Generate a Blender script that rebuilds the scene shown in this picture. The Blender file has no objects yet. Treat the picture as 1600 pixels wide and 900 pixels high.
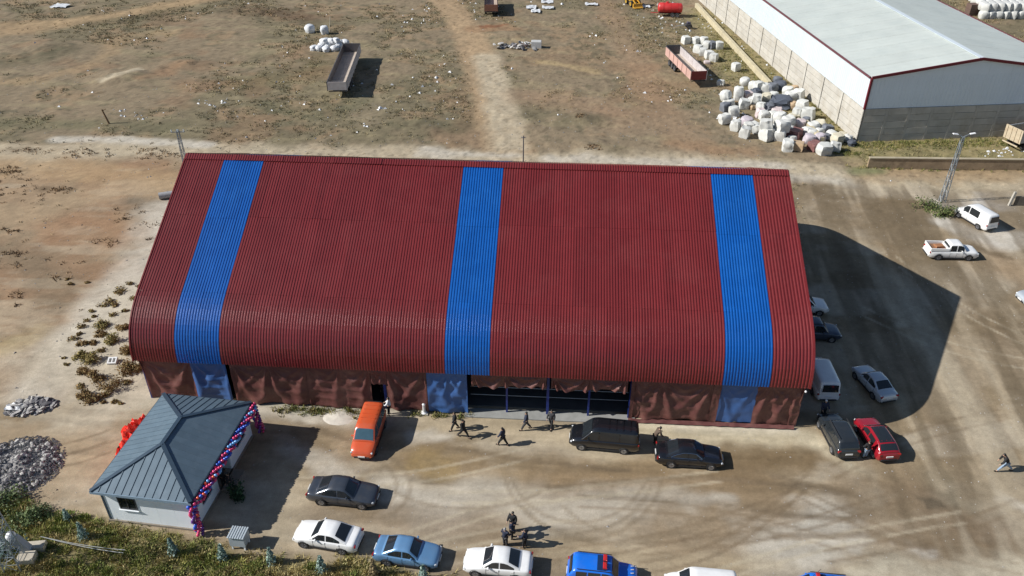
import bpy, bmesh, math, random
import numpy as np
from mathutils import Vector, Matrix, Euler, noise as mnoise

random.seed(7); rng = np.random.default_rng(7)
R = math.radians
scene = bpy.context.scene
COL = scene.collection

# ------------------------------------------------------------------ camera (a drone 42 m up, looking down 33.6 degrees)
F_PX, PITCH, ROLL, YAW, CAM_Z = 1269.63, 0.586783, 0.002507, -0.060168, 42.3
fwd = Vector((math.sin(YAW)*math.cos(PITCH), math.cos(YAW)*math.cos(PITCH), -math.sin(PITCH)))
rt0 = Vector((math.cos(YAW), -math.sin(YAW), 0)); up0 = rt0.cross(fwd)
rt = math.cos(ROLL)*rt0 + math.sin(ROLL)*up0; up = -math.sin(ROLL)*rt0 + math.cos(ROLL)*up0
cam_d = bpy.data.cameras.new('camera'); cam = bpy.data.objects.new('camera', cam_d); COL.objects.link(cam)
cam_d.lens = 36*F_PX/1600; cam_d.sensor_width = 36; cam_d.clip_end = 6000; cam_d.clip_start = .5
M = Matrix((rt, up, -fwd)).transposed().to_4x4(); M.translation = (0, 0, CAM_Z); cam.matrix_world = M
scene.camera = cam

# ------------------------------------------------------------------ light
SUN_EL = R(35.7); SX, SY = 1.3704, 0.2519            # ground shadow per metre of height
world = bpy.data.worlds.new('World'); scene.world = world; world.use_nodes = True
nt = world.node_tree; bg = nt.nodes['Background']
sky = nt.nodes.new('ShaderNodeTexSky'); sky.sky_type = 'NISHITA'; sky.sun_disc = False
sky.sun_elevation = SUN_EL; sky.sun_rotation = math.atan2(-SX, -SY) % (2*math.pi); sky.air_density = 1.0; sky.dust_density = .4; sky.ozone_density = 2.0
nt.links.new(sky.outputs[0], bg.inputs[0]); bg.inputs[1].default_value = 0.06
sl = bpy.data.lights.new('sun', 'SUN'); sl.energy = 4.3; sl.angle = R(.5); sl.color = (1, .97, .92)
so = bpy.data.objects.new('sun', sl); COL.objects.link(so); so.location = (-60, -20, 80)
so.rotation_euler = Vector((SX, SY, -1)).to_track_quat('-Z', 'Y').to_euler()
scene.view_settings.view_transform = 'Standard'; scene.view_settings.look = 'None'
scene.view_settings.gamma = 1; scene.view_settings.exposure = 0.5

# ------------------------------------------------------------------ survey: photo point -> metre position at height z
def G(u, v, z=0.0):
    d = fwd + rt*((u-800)/F_PX) - up*((v-450)/F_PX)
    t = (z-CAM_Z)/d.z
    return Vector((0, 0, CAM_Z)) + d*t
def G2(u, v):
    p = G(u, v); return (p.x, p.y)
KS = 1.32
def lin(c):
    return tuple(((x/255)/12.92 if x/255 <= .04045 else ((x/255+.055)/1.055)**2.4) for x in c)
def alb(c, k=KS):                                     # sunlit picture colour -> albedo
    return tuple(min(.85, x/k) for x in lin(c))

# ------------------------------------------------------------------ materials
MATS = {}
def mat(name, c, rough=.7, metal=0, var=.12, scale=3.0, bump=0.0, bscale=20, coat=0, spec=.5, objvar=0.0, dirt=None):
    if name in MATS: return MATS[name]
    m = bpy.data.materials.new(name); m.use_nodes = True; n = m.node_tree.nodes; l = m.node_tree.links
    b = n['Principled BSDF']; b.inputs['Roughness'].default_value = rough; b.inputs['Metallic'].default_value = metal
    b.inputs['Specular IOR Level'].default_value = spec
    if coat: b.inputs['Coat Weight'].default_value = coat; b.inputs['Coat Roughness'].default_value = .12
    tc = n.new('ShaderNodeTexCoord'); nz = n.new('ShaderNodeTexNoise'); nz.inputs['Scale'].default_value = scale
    nz.inputs['Detail'].default_value = 6; nz.inputs['Roughness'].default_value = .62
    l.new(tc.outputs['Object'], nz.inputs['Vector'])
    mr = n.new('ShaderNodeMapRange'); mr.inputs[1].default_value = .3; mr.inputs[2].default_value = .7
    mr.inputs[3].default_value = 1-var; mr.inputs[4].default_value = 1+var; l.new(nz.outputs[0], mr.inputs[0])
    val = mr.outputs[0]
    if objvar:
        oi = n.new('ShaderNodeObjectInfo'); m2 = n.new('ShaderNodeMapRange')
        m2.inputs[3].default_value = 1-objvar; m2.inputs[4].default_value = 1+objvar; l.new(oi.outputs['Random'], m2.inputs[0])
        mu = n.new('ShaderNodeMath'); mu.operation = 'MULTIPLY'; l.new(val, mu.inputs[0]); l.new(m2.outputs[0], mu.inputs[1]); val = mu.outputs[0]
    mx = n.new('ShaderNodeVectorMath'); mx.operation = 'SCALE'; mx.inputs[0].default_value = c[:3]; l.new(val, mx.inputs['Scale'])
    out = mx.outputs[0]
    if dirt:
        n2 = n.new('ShaderNodeTexNoise'); n2.inputs['Scale'].default_value = dirt[1]; n2.inputs['Detail'].default_value = 8; n2.inputs['Roughness'].default_value = .7
        l.new(tc.outputs['Object'], n2.inputs['Vector'])
        r2 = n.new('ShaderNodeMapRange'); r2.inputs[1].default_value = .48; r2.inputs[2].default_value = .72; r2.inputs[4].default_value = dirt[2]; l.new(n2.outputs[0], r2.inputs[0])
        mm = n.new('ShaderNodeMix'); mm.data_type = 'RGBA'; l.new(r2.outputs[0], mm.inputs[0]); l.new(out, mm.inputs[6]); mm.inputs[7].default_value = (*dirt[0], 1)
        out = mm.outputs[2]
    l.new(out, b.inputs['Base Color'])
    if bump:
        nb = n.new('ShaderNodeTexNoise'); nb.inputs['Scale'].default_value = bscale; nb.inputs['Detail'].default_value = 5
        l.new(tc.outputs['Object'], nb.inputs['Vector'])
        bm_ = n.new('ShaderNodeBump'); bm_.inputs['Strength'].default_value = bump; bm_.inputs['Distance'].default_value = .05
        l.new(nb.outputs[0], bm_.inputs['Height']); l.new(bm_.outputs[0], b.inputs['Normal'])
    MATS[name] = m
    return m
def attr_mat(name, rough=.9, var=.25, scale=2.0, bump=0, two=False):
    m = bpy.data.materials.new(name); m.use_nodes = True; n = m.node_tree.nodes; l = m.node_tree.links
    b = n['Principled BSDF']; b.inputs['Roughness'].default_value = rough; b.inputs['Specular IOR Level'].default_value = .2
    at = n.new('ShaderNodeAttribute'); at.attribute_name = 'tint'
    l.new(at.outputs['Color'], b.inputs['Base Color'])
    MATS[name] = m
    return m

# ------------------------------------------------------------------ mesh builder
class MB:
    def __init__(s): s.v = []; s.f = []
    def add(s, vs, fs):
        o = len(s.v); s.v += [tuple(p) for p in vs]; s.f += [tuple(i+o for i in f) for f in fs]; return s
    def box(s, c, d, rot=None, bev=0):
        x, y, z = d[0]/2, d[1]/2, d[2]/2
        if bev:
            b = min(bev, x*.9, y*.9, z*.9); vs = []
            for sz in (-1, 1):
                for (ix, iy, iz) in ((0, 0, 1), (1, 1, 0)) if sz < 0 else ((1, 1, 0), (0, 0, 1)):
                    e = b if iz else 0
                    for sx, sy in ((-1, -1), (1, -1), (1, 1), (-1, 1)):
                        vs.append((sx*(x-e), sy*(y-e), sz*(z if iz else z-b)))
            fs = [(3, 2, 1, 0), (12, 13, 14, 15)]
            for k in range(3):
                for i in range(4): j = (i+1) % 4; fs.append((k*4+i, k*4+j, k*4+4+j, k*4+4+i))
        else:
            vs = [(sx*x, sy*y, sz*z) for sz in (-1, 1) for sx, sy in ((-1, -1), (1, -1), (1, 1), (-1, 1))]
            fs = [(3, 2, 1, 0), (4, 5, 6, 7)] + [(i, (i+1) % 4, 4+(i+1) % 4, 4+i) for i in range(4)]
        if rot is not None:
            rm = rot if isinstance(rot, Matrix) else Euler(rot).to_matrix()
            vs = [rm @ Vector(p) for p in vs]
        return s.add([(p[0]+c[0], p[1]+c[1], p[2]+c[2]) for p in vs], fs)
    def tube(s, a, b, r0, r1=None, n=6, cap=True):
        a, b = Vector(a), Vector(b); r1 = r0 if r1 is None else r1
        q = (b-a).to_track_quat('Z', 'Y').to_matrix(); vs = []
        for p, r in ((a, r0), (b, r1)):
            for i in range(n):
                t = 2*math.pi*i/n; vs.append(p + q @ Vector((r*math.cos(t), r*math.sin(t), 0)))
        fs = [(i, (i+1) % n, n+(i+1) % n, n+i) for i in range(n)]
        if cap: fs += [tuple(range(n-1, -1, -1)), tuple(range(n, 2*n))]
        return s.add(vs, fs)
    def lathe(s, prof, n=12, axis='Z', c=(0, 0, 0)):
        vs = []
        for r, h in prof:
            for i in range(n):
                t = 2*math.pi*i/n; p = (r*math.cos(t), r*math.sin(t), h)
                if axis == 'Y': p = (p[0], p[2], p[1])
                if axis == 'X': p = (p[2], p[0], p[1])
                vs.append((p[0]+c[0], p[1]+c[1], p[2]+c[2]))
        fs = [(k*n+i, k*n+(i+1) % n, (k+1)*n+(i+1) % n, (k+1)*n+i) for k in range(len(prof)-1) for i in range(n)]
        return s.add(vs, fs)
    def grid(s, fn, nu, nv):
        vs = [fn(i/nu, j/nv) for j in range(nv+1) for i in range(nu+1)]
        fs = [(j*(nu+1)+i, j*(nu+1)+i+1, (j+1)*(nu+1)+i+1, (j+1)*(nu+1)+i) for j in range(nv) for i in range(nu)]
        return s.add(vs, fs)
    def poly(s, pts, d):                               # planar polygon thickened by the vector d
        n = len(pts); d = Vector(d); a = [Vector(p) for p in pts]
        return s.add(a + [p+d for p in a], [tuple(range(n-1, -1, -1)), tuple(range(n, 2*n))] + [(i, (i+1) % n, n+(i+1) % n, n+i) for i in range(n)])
    def mesh(s, name, m, smooth=None):
        me = bpy.data.meshes.new(name); me.from_pydata(s.v, [], s.f)
        bm_ = bmesh.new(); bm_.from_mesh(me); bmesh.ops.recalc_face_normals(bm_, faces=bm_.faces); bm_.to_mesh(me); bm_.free()
        if m is not None: me.materials.append(m)
        if smooth is not None:
            me.polygons.foreach_set('use_smooth', [True]*len(me.polygons)); me.set_sharp_from_angle(angle=R(smooth))
        return me
    def build(s, name, m, parent=None, smooth=None, loc=None):
        return put(name, s.mesh(name, m, smooth), parent, loc)
def put(name, me, parent=None, loc=None, rz=None):
    o = bpy.data.objects.new(name, me); COL.objects.link(o)
    if parent is not None: o.parent = parent
    if loc is not None: o.location = loc
    if rz is not None: o.rotation_euler = (0, 0, rz)
    return o
def tag(o, label, cat, group=None):
    o['label'] = label; o['category'] = cat
    if group: o['group'] = group
    return o
def thing(name, label, cat, loc=(0, 0, 0), rz=0, group=None):
    o = bpy.data.objects.new(name, None); COL.objects.link(o); o.location = loc; o.rotation_euler = (0, 0, rz); o.empty_display_size = .3
    return tag(o, label, cat, group)
KIDS = {}
def children(o): return [c for c in bpy.data.objects if c.parent == o]
def copy_tree(o, parent=None, kids=None):
    if kids is None:
        kids = {}
        for c in bpy.data.objects:
            if c.parent: kids.setdefault(c.parent.name, []).append(c)
    c = o.copy(); COL.objects.link(c); c.parent = parent
    for ch in kids.get(o.name, []): copy_tree(ch, c, kids)
    return c
def kind(o, k): o['kind'] = k; return o

# ------------------------------------------------------------------ numpy noise
def _hash(ix, iy, seed):
    h = (ix.astype(np.int64)*374761393 + iy.astype(np.int64)*668265263 + seed*974634777) & 0x7fffffff
    h = ((h ^ (h >> 13))*1274126177) & 0x7fffffff
    return ((h ^ (h >> 16)) & 0xffff)/65535.0
def vnoise(x, y, seed=0):
    ix, iy = np.floor(x), np.floor(y); fx, fy = x-ix, y-iy
    fx = fx*fx*fx*(fx*(fx*6-15)+10); fy = fy*fy*fy*(fy*(fy*6-15)+10)
    a, b = _hash(ix, iy, seed), _hash(ix+1, iy, seed); c, d = _hash(ix, iy+1, seed), _hash(ix+1, iy+1, seed)
    return (a+(b-a)*fx)*(1-fy) + (c+(d-c)*fx)*fy
def fbm(x, y, size, seed=0, octv=5, gain=.55):
    s = 0; a = 1; t = 0; f = 1/size
    for k in range(octv):
        ca, sa = math.cos(k*1.1), math.sin(k*1.1)
        s = s + a*vnoise((x*ca-y*sa)*f+17.3*k, (x*sa+y*ca)*f-9.1*k, seed+k*31); t += a; a *= gain; f *= 2.03
    return s/t                                         # 0..1
def sstep(a, b, x):
    t = np.clip((x-a)/(b-a), 0, 1); return t*t*(3-2*t)
def seg_dist(X, Y, pts):
    best = np.full(X.shape, 1e9)
    for (ax, ay), (bx, by) in zip(pts[:-1], pts[1:]):
        dx, dy = bx-ax, by-ay; L = dx*dx+dy*dy+1e-9
        t = np.clip(((X-ax)*dx+(Y-ay)*dy)/L, 0, 1)
        best = np.minimum(best, (X-ax-t*dx)**2+(Y-ay-t*dy)**2)
    return np.sqrt(best)
def inside(X, Y, pts):
    c = np.zeros(X.shape, bool); n = len(pts)
    for i in range(n):
        (x0, y0), (x1, y1) = pts[i], pts[(i+1) % n]
        k = ((y0 > Y) != (y1 > Y)); 
        with np.errstate(divide='ignore', invalid='ignore'):
            c ^= k & (X < (x1-x0)*(Y-y0)/(y1-y0+1e-12)+x0)
    return c
def sdist(X, Y, pts):                                  # >0 inside
    d = seg_dist(X, Y, pts+[pts[0]]); return np.where(inside(X, Y, pts), d, -d)

# ------------------------------------------------------------------ ground
YARD = [G2(*p) for p in ((-60, 640), (60, 640), (150, 610), (240, 600), (250, 520), (700, 480), (1240, 470), (1245, 290), (1350, 280), (1500, 300), (1720, 310), (1800, 900))] + [(40, 20), (-6, 20), (-6.5, 29)] + [G2(*p) for p in ((600, 886), (450, 866), (330, 860), (250, 842), (190, 815), (120, 802), (60, 790), (20, 765), (-60, 745))]
GRASS = [(-60, 38)] + [G2(*p) for p in ((-60, 755), (0, 762), (38, 778), (62, 800), (120, 797), (160, 806), (210, 828), (262, 848), (330, 860), (450, 866), (560, 880), (660, 890), (720, 900))] + [(-5.5, 29), (-6, 18), (-60, 18)]
DIRT_L = [G2(*p) for p in ((-250, 235), (100, 228), (300, 238), (320, 400), (240, 560), (180, 615), (60, 640), (-100, 660), (-400, 640))]
WH_STRIP = [G2(*p) for p in ((1075, 20), (1110, 12), (1345, 218), (1600, 215), (1640, 262), (1350, 262), (1310, 240), (1180, 150), (1120, 110))]

def axis(lo, hi, step, lo2, hi2, step2, far):
    a = list(np.arange(lo, hi, step))
    b = list(np.arange(hi, hi2, step2)); c = list(np.arange(lo-step2, lo2, -step2))[::-1]
    xs = c+a+b; s = step2; e = []; x = xs[-1]
    while x < far: s *= 1.35; x += s; e.append(x)
    s = step2; w = []; x = xs[0]
    while x > -far: s *= 1.35; x -= s; w.append(x)
    return np.array(w[::-1]+xs+e)
gx = axis(-38, 44, .2, -120, 100, .38, 3500); gy = axis(27, 62, .2, 24, 182, .38, 3500)
X, Y = np.meshgrid(gx, gy)
def height_field(X, Y):
    m_y = sstep(-1.5, 1.5, sdist(X, Y, YARD)); m_l = sstep(-3, 3, sdist(X, Y, DIRT_L))
    field = np.clip(1-m_y-.6*m_l, 0, 1)
    h = (fbm(X, Y, 9, 3, 3)-.5)*.34*field + (fbm(X, Y, 1.7, 5, 3)-.5)*.22*(field+.05) + (fbm(X, Y, .8, 9, 2)-.5)*(.012+.05*field)
    for u, v, r, a in ((190, 122, 3.2, .9), (290, 100, 2.6, .5), (800, 58, 3, .6), (60, 75, 5, .5), (905, 185, 2, .5), (650, 195, 3, .4), (930, 230, 2.2, .35), (400, 20, 5, .7)):
        p = G(u, v); h = h + a*np.exp(-((X-p.x)**2/(1.7*r*r)+(Y-p.y)**2/(r*r)))*(.6+.8*fbm(X, Y, 1.1, 77, 3))
    flat = sstep(0, 2, np.maximum(np.maximum(-32.5-X, X-20), np.maximum(45-Y, Y-78)))   # level under the big hall
    wx, wy = X-38.5, Y-100.41; c, s = math.cos(.158), math.sin(.158); lx, ly = c*wx+s*wy, -s*wx+c*wy
    flat = flat*sstep(0, 2, np.maximum(np.maximum(-lx, lx-27), -ly))
    return h*flat
H = height_field(X, Y)
def hz(x, y): return float(height_field(np.array([[x]]), np.array([[y]]))[0, 0])

wx = X+(fbm(X, Y, 3.5, 41, 4)-.5)*3.2; wy = Y+(fbm(X, Y, 3.5, 42, 4)-.5)*3.2
n1, n2, n3, n4 = fbm(X, Y, 16, 1, 5), fbm(X, Y, 5, 2, 5), fbm(X, Y, 1.4, 4, 4), fbm(X, Y, .55, 6, 3)
stre = fbm(X*.35, Y*1.3, 2.5, 8, 5)                      # long drawn-out streaks
def A(c):                                             # earth colours, a little greyer than their first reading
    a = np.array(alb(c)); g = a@np.array([.3, .59, .11]); return np.minimum((a*.90+g*.10)*np.array([.96, .955, .945]), .6)
C = np.empty(X.shape+(3,))
def mixin(c, w):
    global C
    C = C*(1-w[..., None])+A(c)*w[..., None]
C[:] = A((152, 134, 107))
mixin((131, 120, 93), sstep(.42, .56, n1)*.9)
mixin((168, 141, 108), sstep(.53, .66, n2)*.7)
mixin((108, 103, 80), sstep(.52, .68, n3*.6+n2*.4)*.65)
mixin((172, 158, 120), sstep(.55, .7, stre)*.35)
mixin((154, 122, 92), sstep(.62, .74, fbm(X, Y, 11, 21, 4))*.45)
grassy = sstep(.44, .58, n1*.6+n2*.4)
# polygons
def fill(c, poly, soft, w=1.0, nz=None):
    m = sstep(-soft, soft, sdist(wx, wy, poly))*w
    if nz is not None: m = m*nz
    mixin(c, m); return m
m_l = fill((176, 149, 117), DIRT_L, 3, .95); grassy = grassy*(1-m_l)
mixin((150, 133, 106), m_l*sstep(.5, .62, n2)*.6); mixin((160, 118, 84), m_l*sstep(.58, .7, n1)*.5)
mixin((196, 178, 150), m_l*sstep(.55, .7, stre)*.55)
m_y = fill((176, 157, 128), YARD, 1.2, 1); grassy = grassy*(1-m_y)
mixin((150, 130, 99), m_y*sstep(.48, .62, fbm(X*.45, Y*1.15, 7, 11, 5))*.75)
mixin((198, 184, 160), m_y*sstep(.52, .64, fbm(X*.5, Y*1.1, 5, 12, 5))*.7)
mixin((122, 104, 78), m_y*sstep(.6, .72, fbm(X*.6, Y, 4, 13, 5))*.5)
m_w = fill((164, 150, 104), WH_STRIP, 2, .9); grassy = np.maximum(grassy*(1-m_w), m_w*.9)
mixin((128, 122, 80), m_w*sstep(.45, .6, n3)*.7)
m_g = fill((138, 126, 86), GRASS, .5, 1); grassy = np.maximum(grassy*(1-m_g), m_g)
mixin((150, 135, 95), m_g*sstep(.5, .64, n3)*.7); mixin((112, 110, 70), m_g*sstep(.5, .62, n2)*.8)

def S(c, w, pts, soft=.6, a=.9, rag=1.0, grass=0):
    global grassy
    P = [G2(*p) for p in pts]
    xs = [p[0] for p in P]; ys = [p[1] for p in P]; mg = w+4
    jx = np.where((gx > min(xs)-mg) & (gx < max(xs)+mg))[0]; jy = np.where((gy > min(ys)-mg) & (gy < max(ys)+mg))[0]
    if not len(jx) or not len(jy): return
    sl_ = np.s_[jy[0]:jy[-1]+1, jx[0]:jx[-1]+1]
    k = min(1, rag)
    d = seg_dist(X[sl_]+(wx-X)[sl_]*k, Y[sl_]+(wy-Y)[sl_]*k, P)
    m = sstep(w/2*(1+soft), w/2*(1-soft), d)*a*np.clip(.55+.9*(n3[sl_]), .3, 1.0)
    C[sl_] = C[sl_]*(1-m[..., None])+A(c)*m[..., None]
    grassy[sl_] *= (1-m*(1-grass))
TAN, PALE, CHALK, BRN, DRK, ORG = (178, 150, 112), (200, 184, 155), (212, 203, 186), (146, 124, 96), (112, 94, 72), (168, 134, 100)
# tracks and worn ground of the far field
S(TAN, 6, [(-80, 60), (60, 42), (160, 28), (250, 12), (340, -6)], .7, .9)
S((186, 158, 118), 3, [(-50, 42), (110, 34), (230, 14), (300, 2)], .7, .7)
S(TAN, 3, [(-50, 130), (60, 124), (150, 100), (190, 55), (270, 50)], .8, .6)
S((184, 156, 120), 5.5, [(660, -30), (712, 20), (735, 60), (750, 100), (765, 150), (780, 195), (800, 240)], .35, 1, .35)
S(PALE, 4.5, [(760, 92), (765, 110), (775, 135), (782, 165), (790, 190), (798, 225)], .5, .95, .5)
S(ORG, 3.5, [(742, 46), (775, 42), (800, 46)], .7, .85); S((140, 92, 62), 1.2, [(752, 42), (785, 40)], .6, .8)
S(BRN, 5, [(840, 92), (890, 102), (925, 108)], .8, .5); S((190, 165, 120), 2.2, [(850, 96), (900, 104), (935, 110)], .7, .7)
S((166, 138, 108), 5, [(930, -10), (965, 30), (985, 80), (1010, 130), (1050, 190), (1100, 250)], .8, .7)
S((170, 140, 110), 7, [(830, 150), (900, 160), (980, 190)], .9, .6)
S(ORG, 3, [(1060, 225), (1110, 235), (1180, 238)], .8, .6); S(ORG, 4, [(1000, 110), (1020, 150)], .9, .4)
S((180, 160, 132), 3.4, [(560, 120), (585, 160), (570, 190)], .9, .3)
S((104, 100, 76), 4, [(620, 200), (680, 195), (720, 200)], .9, .5, 1, 1); S((104, 100, 76), 3.5, [(880, 190), (930, 188)], .9, .5, 1, 1)
S((96, 94, 70), 6, [(0, 98), (70, 90), (100, 80)], .9, .55, 1, 1); S((96, 94, 70), 5, [(150, 38), (220, 28), (250, 18)], .9, .5, 1, 1)
S((118, 106, 70), 6, [(380, 130), (470, 120), (500, 90)], .9, .4, 1, 1); S((98, 80, 62), 6, [(370, 18), (430, 22), (480, 30)], .9, .6)
S((112, 112, 84), 5, [(420, 170), (470, 180), (560, 160)], .9, .5, 1, 1); S((110, 108, 80), 4, [(0, 195), (100, 192), (260, 198)], .9, .6, 1, 1)
S((206, 190, 160), 1.6, [(168, 128), (190, 122), (215, 112)], .7, .9); S(ORG, 2, [(225, 125), (270, 110), (295, 98)], .8, .7)
S((205, 186, 152), 2.6, [(820, 84), (760, 84)], .9, .2)
# road behind the hall
S(PALE, 5, [(-80, 236), (60, 238), (200, 232), (330, 236), (520, 242), (700, 244), (830, 250), (1010, 252), (1240, 262), (1330, 276), (1480, 284), (1700, 286)], .6, .85, .9)
S(CHALK, 2.0, [(90, 216), (150, 217), (210, 222), (260, 222), (330, 226)], .7, .9, .6); S(CHALK, 2.2, [(660, 238), (720, 240), (800, 242)], .8, .75)
S(CHALK, 2.2, [(860, 248), (950, 250), (1100, 256), (1220, 258)], .7, .7, .6); S(CHALK, 2.6, [(1225, 278), (1270, 280), (1330, 284)], .8, .7)
S(TAN, 4, [(1350, 270), (1480, 272), (1650, 270)], .7, .8)
S((120, 128, 84), 2.2, [(1335, 268), (1370, 268)], .7, .8, .5, 1)
# left dirt
S((190, 158, 116), 5, [(-80, 262), (80, 262), (200, 276), (280, 286)], .7, .7); S((192, 164, 128), 5, [(-80, 345), (60, 330), (160, 300), (270, 290)], .7, .6)
S((166, 122, 86), 5, [(100, 350), (160, 345), (200, 365)], .9, .55); S(DRK, 1.2, [(65, 295), (105, 300)], .8, .6); S(DRK, 1.0, [(0, 268), (30, 268)], .8, .6); S(DRK, .8, [(20, 235), (50, 237)], .8, .5)
S((130, 120, 98), 4, [(0, 390), (60, 420), (90, 470)], .9, .5, 1, 1); S((118, 112, 98), 3, [(215, 315), (235, 320)], .9, .6)
S(CHALK, 5, [(262, 330), (235, 400), (205, 440), (160, 490), (110, 550), (70, 600)], .7, .85, .8)
S((214, 203, 180), 7, [(215, 470), (170, 540), (200, 600)], .8, .8, .8); S((200, 178, 120), 3, [(0, 545), (30, 535)], .8, .5)
S((204, 190, 165), 5, [(40, 560), (120, 590), (200, 615)], .8, .7)
S((176, 152, 118), 4, [(-60, 690), (80, 690), (170, 690)], .8, .7); S((204, 190, 164), 1.6, [(60, 650), (140, 652), (230, 640)], .7, .6); S((186, 164, 132), 3, [(60, 745), (150, 735)], .8, .7)
# yard
S(CHALK, 2.2, [(395, 640), (480, 642), (560, 648), (640, 652)], .6, .8, .5); S((190, 186, 164), .9, [(420, 632), (560, 642)], .6, .8, .5)
S((222, 216, 202), .9, [(985, 662), (1120, 673), (1240, 676)], .5, .95, .2); S((206, 192, 160), 2.5, [(1000, 672), (1130, 684), (1260, 690)], .6, .85, .4)
S((200, 182, 150), 2.4, [(640, 662), (780, 668), (900, 690), (1000, 712)], .7, .8, .5)
S((214, 204, 186), 1.3, [(640, 690), (700, 690)], .8, .8); S(CHALK, 2.4, [(470, 700), (530, 730)], .8, .7)
S((150, 126, 90), 2.8, [(640, 715), (720, 720), (800, 728), (900, 738), (1010, 735)], .6, .8, .7); S((166, 140, 90), 1.8, [(650, 722), (690, 735)], .7, .7)
S((138, 115, 82), 2.6, [(1140, 712), (1200, 716), (1255, 718)], .5, .9, .5); S((132, 110, 80), 2.2, [(1130, 735), (1180, 740)], .7, .8)
S((152, 128, 95), 3.4, [(860, 745), (960, 755), (1080, 758), (1200, 770)], .7, .75, .8)
S((206, 196, 178), 3.4, [(600, 775), (640, 790), (690, 805)], .7, .85, .8); S((204, 194, 176), 3.2, [(720, 780), (830, 790), (960, 790), (1060, 800)], .8, .75)
S((210, 202, 186), 1.2, [(1090, 800), (1150, 790)], .7, .85); S((210, 202, 186), 1.3, [(1150, 812), (1210, 822)], .6, .85); S((208, 200, 184), 1, [(1225, 780), (1260, 786)], .7, .8)
S((150, 128, 98), 4, [(1040, 830), (1130, 830), (1230, 822), (1310, 800)], .6, .8, .8); S((204, 196, 180), 4, [(1205, 868), (1260, 845), (1290, 815)], .6, .85, .8)
S((150, 130, 104), 2.6, [(450, 800), (560, 812), (700, 822), (790, 832)], .7, .7, .6); S((186, 168, 136), 2, [(860, 850), (1000, 868), (1200, 880)], .8, .6)
S((196, 180, 150), 2.6, [(430, 720), (440, 790), (440, 830)], .8, .7, .5)
S((126, 106, 82), 5, [(1450, 780), (1500, 810), (1560, 850)], .8, .8); S((136, 116, 90), 5, [(1380, 790), (1440, 830), (1400, 840)], .9, .7); S((134, 124, 102), 3, [(1490, 745), (1520, 775)], .8, .6)
S((104, 92, 74), .8, [(1435, 782), (1480, 783)], .6, .8); S((206, 198, 182), 1, [(1335, 845), (1360, 850)], .7, .8); S((208, 200, 186), 1, [(1415, 855), (1440, 852)], .7, .8); S((204, 198, 188), 1.2, [(1580, 790), (1600, 800)], .8, .8)
S((206, 196, 172), 2.2, [(1350, 893), (1480, 896), (1640, 890)], .8, .8)
S((208, 194, 164), 1.6, [(1255, 690), (1300, 705), (1350, 740)], .7, .8)
for k in range(9):                                       # lorry ruts running up the right side of the yard
    u0 = 1330+k*42
    S((128, 110, 86) if k % 2 else (196, 178, 148), .9+.5*(k % 3), [(u0+150, 760+12*(k % 3)), (u0+60, 600), (u0-20, 470), (u0-70, 380)], .8, .55, .5)
S((196, 180, 152), 3, [(1500, 640), (1440, 520), (1400, 440)], .8, .5); S((120, 104, 80), 2.6, [(1480, 420), (1440, 390), (1400, 330)], .8, .6)
S((140, 120, 92), 6, [(1260, 310), (1340, 340), (1400, 370)], .9, .7); S((128, 108, 80), 3, [(1370, 320), (1430, 318)], .8, .6)
S((214, 206, 192), 3.2, [(1475, 345), (1530, 372), (1600, 376), (1700, 372)], .6, .9, .7); S((210, 202, 190), 2.4, [(1490, 322), (1540, 312), (1570, 320)], .7, .85)
S((176, 150, 116), 5, [(1530, 400), (1600, 430), (1650, 450)], .8, .7); S((118, 100, 76), 1.3, [(1530, 392), (1565, 396)], .6, .8)
for u0, v0, u1, v1, bow in ((470, 745, 820, 700, 14), (640, 830, 1010, 752, -18), (830, 860, 1240, 765, 20), (900, 775, 1300, 840, -14), (1000, 850, 1420, 760, 16), (1120, 890, 1500, 800, -10), (700, 770, 1120, 735, 8), (1240, 760, 1590, 880, 16), (1300, 730, 1560, 640, -12), (1290, 860, 1590, 780, 12), (560, 880, 900, 812, -10), (1000, 880, 1260, 742, 30), (60, 700, 170, 672, 4), (60, 716, 165, 690, 4), (1330, 470, 1600, 560, 14), (1400, 400, 1590, 520, 10)):
    for off in (0, 1):                                     # pairs of wheel tracks
        pts_ = []
        for i in range(13):
            t = i/12; pts_.append((u0+(u1-u0)*t+off*6, v0+(v1-v0)*t+bow*math.sin(math.pi*t)+off*17))
        S((134, 114, 88) if (u0+v0) % 3 else (204, 190, 162), .26, pts_, .6, .5, .04)
def arc(cu, cv, ru, rv, a0, a1, n=12): return [(cu+ru*math.cos(R(a0+(a1-a0)*i/n)), cv+rv*math.sin(R(a0+(a1-a0)*i/n))) for i in range(n+1)]
for cu, cv, ru, rv, a0, a1 in ((905, 720, 120, 112, 20, 165), (905, 716, 112, 100, 15, 160), (900, 735, 135, 110, 10, 110), (560, 760, 60, 46, -60, 70), (575, 760, 66, 52, -60, 75), (960, 760, 150, 90, 35, 160), (1010, 740, 150, 100, 30, 150), (730, 720, 150, 75, 40, 150)):
    S((140, 122, 96), .30, arc(cu, cv, ru, rv, a0, a1, 22), .6, .42, .05)
for pts in (((1210, 838), (1340, 836), (1560, 868)), ((1400, 850), (1530, 862)), ((1180, 800), (1330, 812)), ((1210, 745), (1330, 770)), ((860, 760), (1100, 745), (1250, 760)), ((700, 700), (800, 716), (980, 735)), ((1260, 760), (1340, 776)), ((470, 660), (560, 690))):
    S((128, 110, 86), .5, pts, .5, .6, .15)
S((64, 62, 58), 9, [(760, 560), (1000, 560)], .9, 0)
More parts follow.
